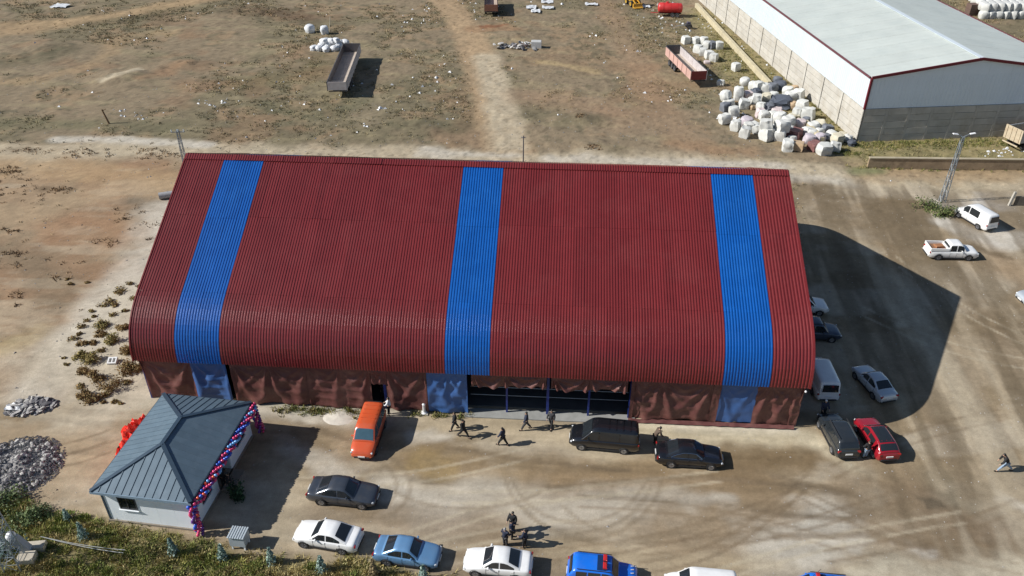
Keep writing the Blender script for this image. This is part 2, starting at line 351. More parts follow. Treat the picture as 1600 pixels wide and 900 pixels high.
# fine speckle
st_h = fbm(X*.16, Y*1.5, .9, 51, 4)                      # drag marks: along the yard in front, slanting on its right side
g0, g1 = G(1400, 340), G(1600, 720); dl = math.hypot(g1.x-g0.x, g1.y-g0.y); ex, ey = (g1.x-g0.x)/dl, (g1.y-g0.y)/dl
st_d = fbm((X*ex+Y*ey)*.13, (-X*ey+Y*ex)*1.3, .9, 52, 4); rgt = sstep(17, 26, X+(Y-46)*.25)
C *= (1+(.75*m_y+.25*m_l)*((st_h*(1-rgt)+st_d*rgt)-.5)*.75)[..., None]
st_w = fbm((X*ex+Y*ey)*.1, (-X*ey+Y*ex)*1.1, 2.6, 53, 4); mixin((120, 104, 80), m_y*rgt*sstep(.54, .66, st_w)*.6); mixin((198, 184, 158), m_y*rgt*sstep(.46, .34, st_w)*.45)
C *= (0.86+.28*n4)[..., None]*(0.96+.08*n3)[..., None]
sp = fbm(X, Y, .5, 91, 2); fld = np.clip(1-m_y-.7*m_l, 0, 1); C *= (1-.28*sstep(.66, .8, sp)*(.3+.7*fld)+.16*sstep(.34, .2, sp)*(.4+.6*fld))[..., None]
C = np.clip(C, .02, .6)

ny, nx = X.shape
me = bpy.data.meshes.new('ground'); nv = nx*ny
me.vertices.add(nv); me.vertices.foreach_set('co', np.stack([X, Y, H], -1).astype(np.float32).ravel())
idx = np.arange(nv).reshape(ny, nx); q = np.stack([idx[:-1, :-1], idx[:-1, 1:], idx[1:, 1:], idx[1:, :-1]], -1).reshape(-1, 4)
me.loops.add(q.size); me.loops.foreach_set('vertex_index', q.ravel().astype(np.int32))
me.polygons.add(len(q)); me.polygons.foreach_set('loop_start', np.arange(0, q.size, 4, dtype=np.int32)); me.polygons.foreach_set('loop_total', np.full(len(q), 4, np.int32))
me.polygons.foreach_set('use_smooth', np.ones(len(q), bool))
me.update(); me.validate()
ca = me.attributes.new('tint', 'FLOAT_COLOR', 'POINT'); ca.data.foreach_set('color', np.concatenate([C, np.ones(X.shape+(1,))], -1).astype(np.float32).ravel())
def ground_mat():
    m = bpy.data.materials.new('dry earth'); m.use_nodes = True; n = m.node_tree.nodes; l = m.node_tree.links
    b = n['Principled BSDF']; b.inputs['Roughness'].default_value = .95; b.inputs['Specular IOR Level'].default_value = .15
    at = n.new('ShaderNodeAttribute'); at.attribute_name = 'tint'; tc = n.new('ShaderNodeTexCoord')
    def nz(s, d, r):
        t = n.new('ShaderNodeTexNoise'); t.inputs['Scale'].default_value = s; t.inputs['Detail'].default_value = d; t.inputs['Roughness'].default_value = r
        l.new(tc.outputs['Object'], t.inputs['Vector']); return t.outputs[0]
    a1, a2 = nz(3.5, 9, .72), nz(17, 6, .75)
    def mr(x, lo, hi, f=.3, t=.7):
        k = n.new('ShaderNodeMapRange'); k.inputs[1].default_value = f; k.inputs[2].default_value = t; k.inputs[3].default_value = lo; k.inputs[4].default_value = hi; l.new(x, k.inputs[0]); return k.outputs[0]
    mu = n.new('ShaderNodeMath'); mu.operation = 'MULTIPLY'; l.new(mr(a1, .87, 1.13), mu.inputs[0]); l.new(mr(a2, .70, 1.30), mu.inputs[1])
    sc = n.new('ShaderNodeVectorMath'); sc.operation = 'SCALE'; l.new(at.outputs['Color'], sc.inputs[0]); l.new(mu.outputs[0], sc.inputs['Scale'])
    l.new(sc.outputs[0], b.inputs['Base Color'])
    ad = n.new('ShaderNodeMath'); ad.operation = 'ADD'; l.new(a1, ad.inputs[0]); l.new(a2, ad.inputs[1])
    bp = n.new('ShaderNodeBump'); bp.inputs['Strength'].default_value = .3; bp.inputs['Distance'].default_value = .05
    l.new(ad.outputs[0], bp.inputs['Height']); l.new(bp.outputs[0], b.inputs['Normal'])
    return m
me.materials.append(ground_mat()); kind(put('ground', me), 'structure')

# ------------------------------------------------------------------ big hall
RED = mat('red roof paint', alb((124, 44, 46)), .34, 0, .06, .8, objvar=.08, dirt=(alb((150, 84, 82)), .35, .18))
BLUE = mat('blue roof paint', alb((12, 92, 176)), .36, 0, .06, .8, objvar=.06, dirt=(alb((50, 120, 190)), .4, .2))
STEEL = mat('blue steel', alb((28, 52, 128), 1.1), .45, 0, .1)
T_RED = mat('maroon tarpaulin', alb((98, 58, 54), 1.0), .55, 0, .12, 1.5, objvar=.06, dirt=(alb((150, 110, 98), 1.0), 1.2, .35))
T_BLUE = mat('blue tarpaulin', alb((56, 92, 146), 1.0), .5, 0, .1, 1.5, objvar=.05)
CONC = mat('pale concrete', alb((196, 190, 178)), .9, 0, .14, .8, bump=.3)
GALV = mat('galvanised steel', (.36, .38, .40), .5, .4, .1)
HX0, HX1, HY0 = -31.03, 18.62, 46.3
EV, SH, RG = Vector((-.6, 4.13)), Vector((2.57, 8.34)), Vector((14.88, 13.87))
CT = Vector((-.6, 6.92))
def bez(t): return EV*(1-t)**2+CT*2*t*(1-t)+SH*t*t
hall = thing('storage_hall', 'long hall with a ribbed red and blue curved roof and tarpaulin curtain walls', 'hall', (0, HY0, 0))
curve = [bez(i/14) for i in range(15)]; slope = [SH.lerp(RG, i/5) for i in range(6)]
def ribbed(x0, x1, pts, lift, sgn, nr=4, h=.036, seed=0):
    p = (x1-x0)/nr; xs = []
    for k in range(nr): xs += [(k*p, 0), (k*p+.38*p, 0), (k*p+.5*p, 1), (k*p+.86*p, 1)]
    xs.append((x1-x0, 0)); mb = MB(); vs = []; n = len(pts)
    for j, q_ in enumerate(pts):
        a, b = pts[max(0, j-1)], pts[min(n-1, j+1)]; d = (b-a).normalized(); nn = Vector((-d.y, d.x))
        for x, r in xs:
            w = mnoise.noise((x0*.7+x*.3, j*.7, seed))*.012+mnoise.noise((x0*.25, q_.x*.3, 3))*.03
            o = q_ + nn*(lift+r*h+w)
            y = o.x if sgn > 0 else 2*RG.x-o.x
            vs.append((x0+x, y, o.y))
    m_ = len(xs); fs = [(j*m_+i, j*m_+i+1, (j+1)*m_+i+1, (j+1)*m_+i) for j in range(n-1) for i in range(m_-1)]
    return mb.add(vs, fs)
secs = [(HX0, -27.69, 4, RED), (-27.69, -24.33, 4, BLUE), (-24.33, -7.66, 20, RED), (-7.66, -4.37, 4, BLUE), (-4.37, 12.40, 20, RED), (12.40, 15.75, 4, BLUE), (15.75, HX1, 3, RED)]
back_pts = [Vector((SH.x, SH.y+.02)).lerp(RG, i/5) for i in range(6)]
for a, b, n, m in secs:
    for k in range(n):
        x0, x1 = a+(b-a)*k/n, a+(b-a)*(k+1)/n
        if m is BLUE: s_pts = [SH.lerp(RG, i/5*.965) for i in range(6)]
        else: s_pts = slope
        ribbed(x0, x1, [s_pts[0].lerp(s_pts[-1], t) for t in (0, .16, .32, .48, .535)], .008, 1, seed=k).build('roof_sheet', m, hall)
        ribbed(x0, x1, [s_pts[0].lerp(s_pts[-1], t) for t in (.53, .7, .85, 1)], .018, 1, seed=k+20).build('roof_sheet', m, hall)
        ribbed(x0, x1, curve, 0, 1, seed=k+50).build('curved_roof_sheet', m, hall)
        ribbed(x0, x1, curve[::2]+slope[1:], 0, -1, seed=k+90).build('roof_sheet', m, hall)
for k in range(12):                                      # ribbed cap pieces along the ridge
    x0, x1 = HX0+(HX1-HX0)*k/12, HX0+(HX1-HX0)*(k+1)/12+.03
    mb = MB(); capn = 20
    mb.add(ribbed(x0, x1, [SH.lerp(RG, .955), SH.lerp(RG, .98), RG+Vector((0, .01))], .085, 1, capn).v, ribbed(x0, x1, [SH.lerp(RG, .955), SH.lerp(RG, .98), RG], .085, 1, capn).f)
    r2 = ribbed(x0, x1, [SH.lerp(RG, .955), SH.lerp(RG, .98), RG+Vector((0, .01))], .085, -1, capn); mb.add(r2.v, r2.f)
    mb.build('ridge_cap', RED, hall)
for x in (HX0-.02, HX1+.02):                             # edge flashings on the gables
    mb = MB(); pts = curve+slope[1:]
    for sg in (1, -1):
        for a, b in zip(pts[:-1], pts[1:]):
            ya, yb = (a.x, b.x) if sg > 0 else (2*RG.x-a.x, 2*RG.x-b.x)
            dy, dz = yb-ya, b.y-a.y; L = math.hypot(dy, dz)
            mb.box((x, (ya+yb)/2, (a.y+b.y)/2), (.10, L, .16), (math.atan2(dz, dy), 0, 0))
    mb.build('gable_flashing', RED, hall)
posts_x = [-30.85+3.077*k for k in range(17)]
for k, x in enumerate(posts_x):
    big = k % 2 == 0
    MB().box((x, .02, 2.05), (.2 if big else .14, .2 if big else .14, 4.1)).build('post', STEEL, hall)
    MB().box((x, 2*RG.x-.02, 2.05), (.2, .2, 4.1)).build('post', STEEL, hall)
    if big:
        mb = MB(); pts = [p-Vector((0, .18)) for p in curve[2::3]+slope[1::2]]
        full = [(p.x+.25, p.y-.1) for p in pts]+[(RG.x, RG.y-.35)]+[(2*RG.x-p.x-.25, p.y-.1) for p in pts[::-1]]
        for (a, b), (c, d) in zip(full[:-1], full[1:]): mb.tube((x, a, b), (x, c, d), .08, n=4)
        mb.build('rafter', STEEL, hall)
MB().box(((HX0+HX1)/2, -.12, 4.06), (HX1-HX0-.3, .14, .2)).build('eave_beam', STEEL, hall)
MB().box(((HX0+HX1)/2, 2*RG.x+.12, 4.06), (HX1-HX0-.3, .14, .2)).build('eave_beam', STEEL, hall)
MB().box(((HX0+HX1)/2, RG.x+.45, .03), (HX1-HX0-.4, 2*RG.x-.4, .09)).build('floor_slab', mat('shade darkened floor', (.085, .085, .085), .9, 0, .25, .6), hall)  # floor colour darkened to paint in the hall's interior shade
MB().box((.1, -.22, .045), (12.9, 1.0, .09)).build('kerb_slab', mat('grey concrete', alb((160, 160, 156)), .9, 0, .16, 1.2), hall)
for z in (.95, 1.75):
    MB().tube((-6, .9, z), (6, .9, z), .03).build('rail', GALV, hall)
def tarp(x0, x1, z0, z1, m, seed, hang=None, y=-.2, amp=.15, sag=0.0):
    r_ = random.Random(seed); w, h = x1-x0, z1-z0
    anc = [(x0+w*t, z1+.05) for t in (hang or (r_.uniform(.02, .2), r_.uniform(.45, .6), r_.uniform(.85, .98)))]
    ph = [r_.uniform(0, 6) for _ in anc]; fr = [r_.uniform(9, 15) for _ in anc]; cat = [(r_.uniform(3.5, 6), r_.uniform(0, 6)) for _ in anc]
    nxx = max(14, int(w/.09)); nzz = max(10, int(h/.09))
    def fn(s, t):
        x = x0+w*s; z = z1-h*t
        d = 0; tw = 0
        for (ax, az), p, f in zip(anc, ph, fr):           # folds fanning out of each tie
            dx, dz = x-ax, az-z; rr = math.hypot(dx, dz)+.05; th = math.atan2(dx, dz)+.10*mnoise.noise((x*.8, z*.8, seed))
            wgt = 1/(.15+rr**2.5); q_ = .5+.5*math.cos(th*f+p); d += wgt*(q_**2.2*1.5-.5)*min(1, rr*1.2); tw += wgt
        d = d/tw
        for k in range(len(anc)-1):                        # swags hanging between two ties
            a, b = anc[k], anc[k+1]
            e = math.hypot(x-a[0], z-a[1])+math.hypot(x-b[0], z-b[1])-(b[0]-a[0])
            if a[0] <= x <= b[0]: d += .5*((.5+.5*math.cos(e*cat[k][0]*.8+cat[k][1]))**2.5*1.6-.5)*math.sin(math.pi*(x-a[0])/(b[0]-a[0]))*max(0, 1-t*.7)
        d += mnoise.noise((x*.6, z*.3, seed*3.1))*.8+mnoise.noise((x*3, z*1.2, seed))*.15
        edge = min(1, t*5)*min(1, (s*w)*4+.3)*min(1, ((1-s)*w)*4+.3)
        hem = sag*math.sin(math.pi*s*2)*t
        return (x+mnoise.noise((z, seed, 0))*.04, y-amp*.35-amp*d*edge*(.5+.7*t), z-hem-.05*mnoise.noise((x*2, seed, 1))*t)
    MB().grid(fn, nxx, nzz).build('curtain', m, hall, smooth=60)
ZT = 4.0
tarp(-30.75, -26.95, .2, ZT, T_RED, 1, (.02, .98)); tarp(-26.97, -24.25, .25, ZT, T_BLUE, 2, (.05, .95), -.24)
tarp(-24.0, -18.15, .15, ZT, T_RED, 3, (.02, .5, .98)); tarp(-18.2, -13.35, .12, ZT, T_RED, 4, (.03, .5, .97), -.25); tarp(-13.4, -12.15, 2.55, ZT, T_RED, 5, (.05, .95))
tarp(-12.2, -9.05, .12, ZT, T_RED, 6, (.03, .9)); tarp(-9.1, -6.1, .1, ZT, T_BLUE, 7, (.05, .5, .97), -.28, .16)
tarp(-5.75, -.2, 2.85, ZT, T_RED, 8, (.03, .45, .97), -.28, .2, .12); tarp(.15, 5.75, 2.85, ZT, T_RED, 9, (.03, .5, .97), -.28, .2, .12)
tarp(6.1, 12.0, .3, ZT, T_RED, 10, (.03, .36, .97)); tarp(11.95, 12.5, .1, ZT, T_RED, 11, (.1, .9), -.32, .05); tarp(12.3, 15.15, .3, ZT, T_BLUE, 12, (.04, .96), -.22, .07); tarp(15.1, 17.9, .25, ZT, T_RED, 13, (.3, .95))
tarp(17.8, 18.45, .2, ZT, T_RED, 14, (.1, .9))
for xa, xb in ((6.0, 12.4), (12.4, 18.3)):
    def fn(s, t, xa=xa, xb=xb):
        x = xa+(xb-xa)*s; return (x, -.34-.22*t+.05*mnoise.noise((x*2, t*3, 4)), .30-.2*t+.05*mnoise.noise((x*1.7, 9, t)))
    MB().grid(fn, 60, 4).build('curtain_skirt', T_RED, hall, smooth=60)
tarp(6.02, 6.28, .3, ZT, T_RED, 21, (.2, .8), -.3, .04)
for x in (HX0+.3, HX1-.3):                                # gable ends closed with sheeting
    mb = MB(); prof = curve[::2]+slope[1:]
    pts = [(x, p.x+.05, p.y-.06) for p in prof]+[(x, 2*RG.x-p.x-.05, p.y-.06) for p in prof[-2::-1]]
    mb.poly([(x, .1, .12)]+pts+[(x, 2*RG.x-.1, .12)], (.03, 0, 0)); mb.build('gable_wall', T_RED, hall)
MB().box(((HX0+HX1)/2, 2*RG.x+.2, 2.1), (HX1-HX0-.8, .04, 4.0)).build('rear_curtain', T_RED, hall)
MB().lathe([(0, -.09), (.07, -.06), (.09, 0), (.07, .06), (0, .09)], 8, c=(18.35, -.75, 3.95)).build('lamp', mat('white plastic', (.75, .75, .75), .4), hall, smooth=60)

# ------------------------------------------------------------------ small house with the hipped roof
HC, HYAW, HA, HB, HE, HR, HL, HO = (-25.058, 38.431), -.078, 3.354, 4.711, 3.05, 4.3, 1.261, .40
house = thing('small_house', 'small white house under a blue grey hipped metal roof with a balloon garland', 'house', (HC[0], HC[1], 0), HYAW)
ROOF = mat('blue grey roof sheet', alb((102, 122, 136)), .45, .1, .08, 1.2, objvar=.05, dirt=(alb((140, 156, 168)), 1.5, .3))
TRIM = mat('dark slate trim', alb((64, 82, 98)), .4, .1, .08)
WALLW = mat('white insulated panel', (.82, .87, .90), .5, 0, .04, 1.0, objvar=.02)
GLASSD = mat('dark glass', (.012, .016, .018), .06, 0, .1, spec=.6)
FRAMED = mat('dark window frame', (.05, .055, .06), .4)
SLAB = mat('grey footing', alb((150, 140, 126)), .9, 0, .2, 2)
def clip(poly, axis_, lim, keep_gt):
    out = []; n = len(poly)
    for i in range(n):
        a, b = poly[i], poly[(i+1) % n]; ia = (a[axis_] >= lim) == keep_gt; ib = (b[axis_] >= lim) == keep_gt
        if ia: out.append(a)
        if ia != ib:
            t = (lim-a[axis_])/(b[axis_]-a[axis_]); out.append(tuple(a[k]+(b[k]-a[k])*t for k in range(len(a))))
    return out
c4 = [(-HA, -HB, HE), (HA, -HB, HE), (HA, HB, HE), (-HA, HB, HE)]; r0, r1 = (0, -HL, HR), (0, HL, HR)
faces = [([c4[0], c4[1], r0], 0, .5, .036), ([c4[2], c4[3], r1], 0, .5, .036), ([c4[1], c4[2], r1, r0], 1, .5, .006), ([c4[3], c4[0], r0, r1], 1, .5, .012)]
for poly, ax, w, rib in faces:
    p = [Vector(q_) for q_ in poly]; nrm = (p[1]-p[0]).cross(p[2]-p[0]).normalized()
    if nrm.z < 0: nrm = -nrm
    lo = min(q_[ax] for q_ in poly); hi = max(q_[ax] for q_ in poly); k = round((hi-lo)/w)
    for i in range(k):
        a, b = lo+(hi-lo)*i/k, lo+(hi-lo)*(i+1)/k
        c = clip(clip(poly, ax, a+.004, True), ax, b-.004, False)
        if len(c) < 3: continue
        mb = MB().poly(c, nrm*.03)
        e = clip(clip(poly, ax, a+.004, True), ax, a+.05, False)
        if len(e) >= 3: mb.poly([Vector(q_)+nrm*.031 for q_ in e], nrm*rib)
        mb.build('roof_panel', ROOF, house)
for a, b in ((c4[0], r0), (c4[1], r0), (c4[2], r1), (c4[3], r1), (r0, r1)):
    a, b = Vector(a), Vector(b); d = (b-a); L = d.length; q_ = d.to_track_quat('X', 'Z').to_matrix()
    MB().box((a+b)/2+Vector((0, 0, .06)), (L, .26, .06), q_).build('hip_cap', TRIM if a.z < HR else TRIM, house)
for i in range(4):
    a, b = Vector(c4[i]), Vector(c4[(i+1) % 4]); d = b-a; q_ = math.atan2(d.y, d.x); nn = Vector((d.y, -d.x, 0)).normalized()
    MB().box((a+b)/2+nn*.03+Vector((0, 0, -.09)), (d.length+.08, .06, .2), (0, 0, q_)).build('fascia', TRIM if i else mat('pale blue trim', alb((150, 172, 190)), .4), house)
MB().box((0, 0, HE-.14), (2*HA-.1, 2*HB-.1, .05)).build('soffit', WALLW, house)
wa, wb = HA-HO, HB-HO
MB().box((0, 0, .08), (2*wa+.3, 2*wb+.3, .16)).build('plinth', SLAB, house)
for (x0, y0, x1, y1) in ((-wa, -wb, wa, -wb), (wa, -wb, wa, -1.0), (wa, 1.0, wa, wb), (wa, wb, -wa, wb), (-wa, wb, -wa, -wb)):
    n = max(1, round(math.hypot(x1-x0, y1-y0)/1.15))
    for k in range(n):
        a = Vector((x0+(x1-x0)*k/n, y0+(y1-y0)*k/n)); b = Vector((x0+(x1-x0)*(k+1)/n, y0+(y1-y0)*(k+1)/n)); d = b-a
        MB().box(((a.x+b.x)/2, (a.y+b.y)/2, .16+(HE-.34)/2), (d.length-.008, .10, HE-.34), (0, 0, math.atan2(d.y, d.x))).build('wall_panel', WALLW, house)
for sx_, sy_ in ((-1, -1), (1, -1), (1, 1), (-1, 1)):
    MB().box((sx_*(wa+.02), sy_*(wb+.02), .16+(HE-.34)/2), (.14, .14, HE-.32)).build('corner_trim', TRIM if sx_ < 0 else WALLW, house)
def window(parent, cx, cy, cz, w, h, ang):
    f = MB()
    for dx, dz, bw, bh in ((0, h/2, w+.1, .07), (0, -h/2, w+.1, .07), (-w/2, 0, .07, h-.07), (w/2, 0, .07, h-.07), (0, 0, .05, h-.07)):
        f.box((dx, 0, dz), (bw, .08, bh))
    o = f.build('window', FRAMED, parent, loc=(cx, cy, cz)); o.rotation_euler = (0, 0, ang)
    MB().box((0, .012, 0), (w-.02, .03, h-.02)).build('pane', GLASSD, o)
    MB().box((0, -.04, -h/2-.06), (w+.2, .16, .04)).build('sill', WALLW, o)
window(house, -1.35, -wb-.06, 1.85, 1.15, 1.0, 0); window(house, wa+.06, -2.5, 1.75, 1.2, 1.2, R(90)); window(house, wa+.06, 2.75, 1.75, 1.2, 1.2, R(90))
MB().box((wa-.9, 0, .16+1.35), (.08, 2.0, 2.7)).build('recess_wall', WALLW, house)
MB().box((wa-.45, -1.02, 1.5), (.9, .08, 2.7)).build('recess_wall', WALLW, house); MB().box((wa-.45, 1.02, 1.5), (.9, .08, 2.7)).build('recess_wall', WALLW, house)
dr = MB().box((wa-.83, .1, 1.2), (.06, 1.0, 2.05)).build('door', FRAMED, house); MB().tube((wa-.77, -.25, 1.1), (wa-.77, -.25, 1.3), .02).build('handle', GALV, dr)
MB().box((wa+.5, 0, .09), (.9, 2.0, .14)).build('step', SLAB, house)
# balloon garland: rings of four balloons climbing both corners and running along the eave
gar = thing('balloon_garland', 'garland of pink, blue and purple balloons along the right eave of the small house', 'balloon garland', (HC[0], HC[1], 0), HYAW)
BCOL = [mat('%s balloon' % n, c, .25, 0, .03, coat=.3) for n, c in (('pink', alb((214, 60, 110), 1)), ('blue', alb((40, 90, 200), 1)), ('purple', alb((96, 46, 130), 1)), ('orange', alb((226, 92, 60), 1)), ('light blue', alb((110, 170, 226), 1)), ('magenta', alb((170, 40, 110), 1)))]
bal = []
for m in BCOL:
    prof = [(.015, -.155), (.028, -.14), (.07, -.115), (.11, -.06), (.125, .01), (.11, .075), (.06, .12), (.001, .135)]
    bal.append(MB().lathe(prof, 9).mesh('balloon', m, 80))
path = [Vector((HA+.02, -HB+.05, .1)), Vector((HA+.0, -HB, 1.4)), Vector((HA+.02, -HB, HE-.3)), Vector((HA+.24, -HB+.6, HE-.32)), Vector((HA+.24, HB-.6, HE-.32)), Vector((HA+.05, HB, HE-.2)), Vector((HA+.1, HB+.05, 1.4)), Vector((HA+.2, HB+.2, .1))]
seg = [(b-a).length for a, b in zip(path[:-1], path[1:])]; tot = sum(seg); NB = 72
for k in range(NB):
    t = tot*(k+.5)/NB; i = 0
    while t > seg[i]: t -= seg[i]; i += 1
    c = path[i].lerp(path[i+1], t/seg[i]); d = (path[i+1]-path[i]).normalized(); q_ = d.to_track_quat('Z', 'Y')
    for j in range(4):
        ang = j*math.pi/2+k*.42
        off = q_ @ Vector((math.cos(ang), math.sin(ang), 0))
        vert = abs(d.z) > .7
        pal = (2, 5, 1, 0) if vert else (0, 1, 0, 4)
        m = pal[j] if random.random() < .72 else random.choice((0, 1, 2, 3, 4, 5, 5))
        o = put('balloon', bal[m], gar, c+off*.2); o.rotation_euler = (off.to_track_quat('Z', 'Y')).to_euler(); s = random.uniform(.78, 1.02); o.scale = (s, s, s)
# red bunting bundle against the far side wall
RCL = mat('bright red cloth', alb((236, 52, 34), 1.05), .55, 0, .12, 2, objvar=.05)
bun = thing('cloth_banner', 'crumpled bright red cloth banner along the left side of the small house', 'banner', (HC[0], HC[1], 0), HYAW)
rr = random.Random(5)
for k in range(11):
    t = k/10; cy = -1.9+5.6*t; r_ = (.42+.5*math.sin(math.pi*min(1, t*1.05))); zc = 1.0+.5*math.sin(math.pi*t)+rr.uniform(-.1, .1); mb = MB()
    def fn(s, v, r_=r_, k=k):
        a = 2*math.pi*s; b = math.pi*(v-.5); n_ = 1+.55*mnoise.noise((math.cos(a)*1.8+k*7, math.sin(a)*1.8, b*2.2))
        return (r_*.62*n_*math.cos(b)*math.cos(a), .42*n_*math.cos(b)*math.sin(a)*1.1, r_*1.25*n_*math.sin(b))
    mb.grid(fn, 14, 9); mb.build('cloth_fold', RCL, bun, smooth=25, loc=(-HA-1.12+rr.uniform(-.12, .1), cy+.9, zc-.35))
for k in range(3):
    MB().tube((-HA-1.12, -.5+k*2.2, 0), (-HA-1.12, -.5+k*2.2, 1.3), .03).build('stake', GALV, bun)

#SECTION2
# ------------------------------------------------------------------ white industrial warehouse (upper right)
WHP, WYAW, WE, WS, WR, WW, WLN = (38.5, 100.41), .158, 8.52, 4.43, 10.42, 13.53, 74
wh = thing('industrial_warehouse', 'big white sheeted warehouse with dark red roof edging on a grey concrete base', 'warehouse', (WHP[0], WHP[1], 0), WYAW)
W_SIDE = mat('white wall sheet', alb((226, 236, 242)), .5, 0, .03, .4, objvar=.015)
W_END = mat('shade lifted end sheet', (.72, .80, .85), .5, 0, .03, .4, objvar=.015)  # same white sheeting, its colour lightened to lift the shaded gable
W_ROOF = mat('pale green white roof', alb((222, 228, 220)), .45, .05, .06, .25, objvar=.02, dirt=(alb((196, 206, 202)), .3, .4))
W_CONC = mat('precast concrete', alb((206, 201, 190)), .9, 0, .10, .5, objvar=.05, dirt=(alb((160, 146, 122)), .6, .5))
WTRIM = mat('dark red trim', alb((118, 24, 44)), .4, 0, .06)
def wbox(name, m, c, d, parent=wh, rot=None): return MB().box(c, d, rot).build(name, m, parent)
bay = 6.0
for k in range(int(WLN/bay)):                            # side wall facing left
    y0 = k*bay+.2
    for r_ in range(5):
        z0 = r_*WS/5; wbox('concrete_panel', W_CONC, (rng.uniform(-.02, .02), y0+bay/2-.1, z0+WS/10), (.2, bay-.55, WS/5-.07))
    for dy in (.0, .0):
        pass
    wbox('column', W_CONC, (-.05, y0-.1, WS/2), (.24, .42, WS))
    for j in range(2):
        mb = MB(); ya = y0-.1+j*bay/2
        mb.box((0, ya+bay/4, (WS+WE)/2), (.1, bay/2-.012, WE-WS-.02))
        for i in range(6): mb.box((-.06, ya+.25+i*.5, (WS+WE)/2), (.03, .08, WE-WS-.06))
        mb.build('wall_sheet', W_SIDE, wh)
nb = 9
for k in range(nb):                                      # gable end facing the yard
    xa, xb = 2*WW*k/nb, 2*WW*(k+1)/nb
    za, zb = (WE+(WR-WE)*(1-abs(t-WW)/WW) for t in (xa, xb)); mid = WR if xa < WW < xb else None
    top = [(xb-.008, 0, zb)]+([(WW, 0, WR)] if mid else [])+[(xa+.008, 0, za)]
    mb = MB().poly([(xa+.008, 0, WS+.02), (xb-.008, 0, WS+.02)]+top, (0, .1, 0))
    for i in range(6):
        x = xa+.25+i*.5
        if x < xb: mb.box((x, -.015, (WS+WE)/2), (.08, .028, WE-WS-.1))
    mb.build('wall_sheet', W_END, wh)
    for r_ in range(5):
        wbox('concrete_panel', W_CONC, ((xa+xb)/2, rng.uniform(-.02, .02), (r_+.5)*WS/5), (xb-xa-.38, .2, WS/5-.035))
    wbox('column', W_CONC, (xa, .0, WS/2), (.34, .22, WS))
for sgn in (0, 1):
    L = math.hypot(WW, WR-WE); ang = math.atan2(WR-WE, WW)
    for k in range(24):
        mb = MB(); y0 = -.25+k*(WLN+.5)/24; w = (WLN+.5)/24
        def P(s, dy, dz):                                 # s along the slope from the eave
            x = s*math.cos(ang)-dz*math.sin(ang)-.25; z = WE+.05+s*math.sin(ang)+dz*math.cos(ang)
            return (x if not sgn else 2*WW-x, y0+dy, z)
        mb.add([P(0, 0, 0), P(L+.24, 0, 0), P(L+.24, w-.01, 0), P(0, w-.01, 0)], [(0, 1, 2, 3)])
        for i in range(3):
            d0 = w*(i+.2)/3; hh = .018 if i else .04
            vs = [P(s, d, h_) for s in (0, L+.24) for d, h_ in ((d0, .004), (d0+.06, hh), (d0+.14, hh), (d0+.2, .004))]
            mb.add(vs, [(0, 1, 5, 4), (1, 2, 6, 5), (2, 3, 7, 6)])
        mb.build('roof_sheet', W_ROOF, wh)
for k in range(8): wbox('ridge_cap', W_SIDE, (WW, (k+.5)*WLN/8, WR+.16), (.7, WLN/8-.02, .05))
for a, b in (((-.22, WE+.05), (WW, WR+.12)), ((WW, WR+.12), (2*WW+.22, WE+.05))):
    dx, dz = b[0]-a[0], b[1]-a[1]; wbox('verge_trim', WTRIM, ((a[0]+b[0])/2, -.3, (a[1]+b[1])/2), (math.hypot(dx, dz)+.05, .14, .34), rot=(0, -math.atan2(dz, dx), 0))
wbox('corner_trim', WTRIM, (-.12, -.08, (WS+WE)/2), (.26, .26, WE-WS)); wbox('corner_trim', WTRIM, (2*WW+.12, -.08, (WS+WE)/2), (.26, .26, WE-WS))
wbox('gutter', mat('red brown gutter', alb((120, 72, 78)), .4), (-.36, WLN/2, WE+.0), (.2, WLN, .2)); wbox('gutter', WTRIM, (2*WW+.36, WLN/2, WE), (.2, WLN, .2))
wbox('far_wall', W_SIDE, (2*WW, WLN/2, WE/2), (.1, WLN-.2, WE-.1)); wbox('far_wall', W_SIDE, (WW, WLN, WE/2), (2*WW-.2, .1, WE-.1))
wbox('roof_vent', FRAMED, (5.2, 64.8, 9.35), (1.6, .8, .3))
# low walls
YST = mat('yellowish kerb stone', alb((206, 194, 162)), .9, 0, .14, 1.0, objvar=.05, bump=.3)
kw = thing('low_wall', 'low yellowish concrete wall running beside the white warehouse', 'wall', (26.1, 165, 0), 0)
d = Vector((31.1-26.1, 122-165)); L = 66; ux = d.normalized(); an = math.atan2(ux.y, ux.x)
for k in list(range(15))+[20, 21]: MB().box((ux.x*(k+.5)*3, ux.y*(k+.5)*3, .42), (2.985, .62, .86), (0, 0, an), .03).build('wall_block', YST, kw)
BRW = mat('weathered render', alb((172, 150, 122)), .95, 0, .2, .9, bump=.3, dirt=(alb((112, 96, 76)), .8, .7))
COPE = mat('wall coping', alb((188, 176, 150)), .9, 0, .14, .8, objvar=.06)
yw = thing('yard_wall', 'weathered brown yard wall with a pale coping in front of the white warehouse', 'wall', (37.4, 92.4, 0), R(2.2))
for k in range(14):
    MB().box((k*3+1.5, 0, .68), (2.99, .26, 1.36)).build('wall_panel', BRW, yw)
    MB().box((k*3+1.5, 0, 1.41), (2.985, .42, .10)).build('coping', COPE, yw)
fw = thing('wall_end', 'short grey wall with a leaning pale post at the right edge beyond the minibus', 'wall', (50.4, 83.6, 0), R(4))
MB().box((0, 0, .85), (.24, .24, 1.7), (0, .1, 0)).build('post', CONC, fw)
for k in range(3): MB().box((1.9+k*3, .05, .55), (2.9, .2, 1.1)).build('wall_panel', mat('grey block wall', alb((122, 114, 102)), .95, 0, .15, 1.2, bump=.3), fw)
rk = [MB() for _ in range(1)]

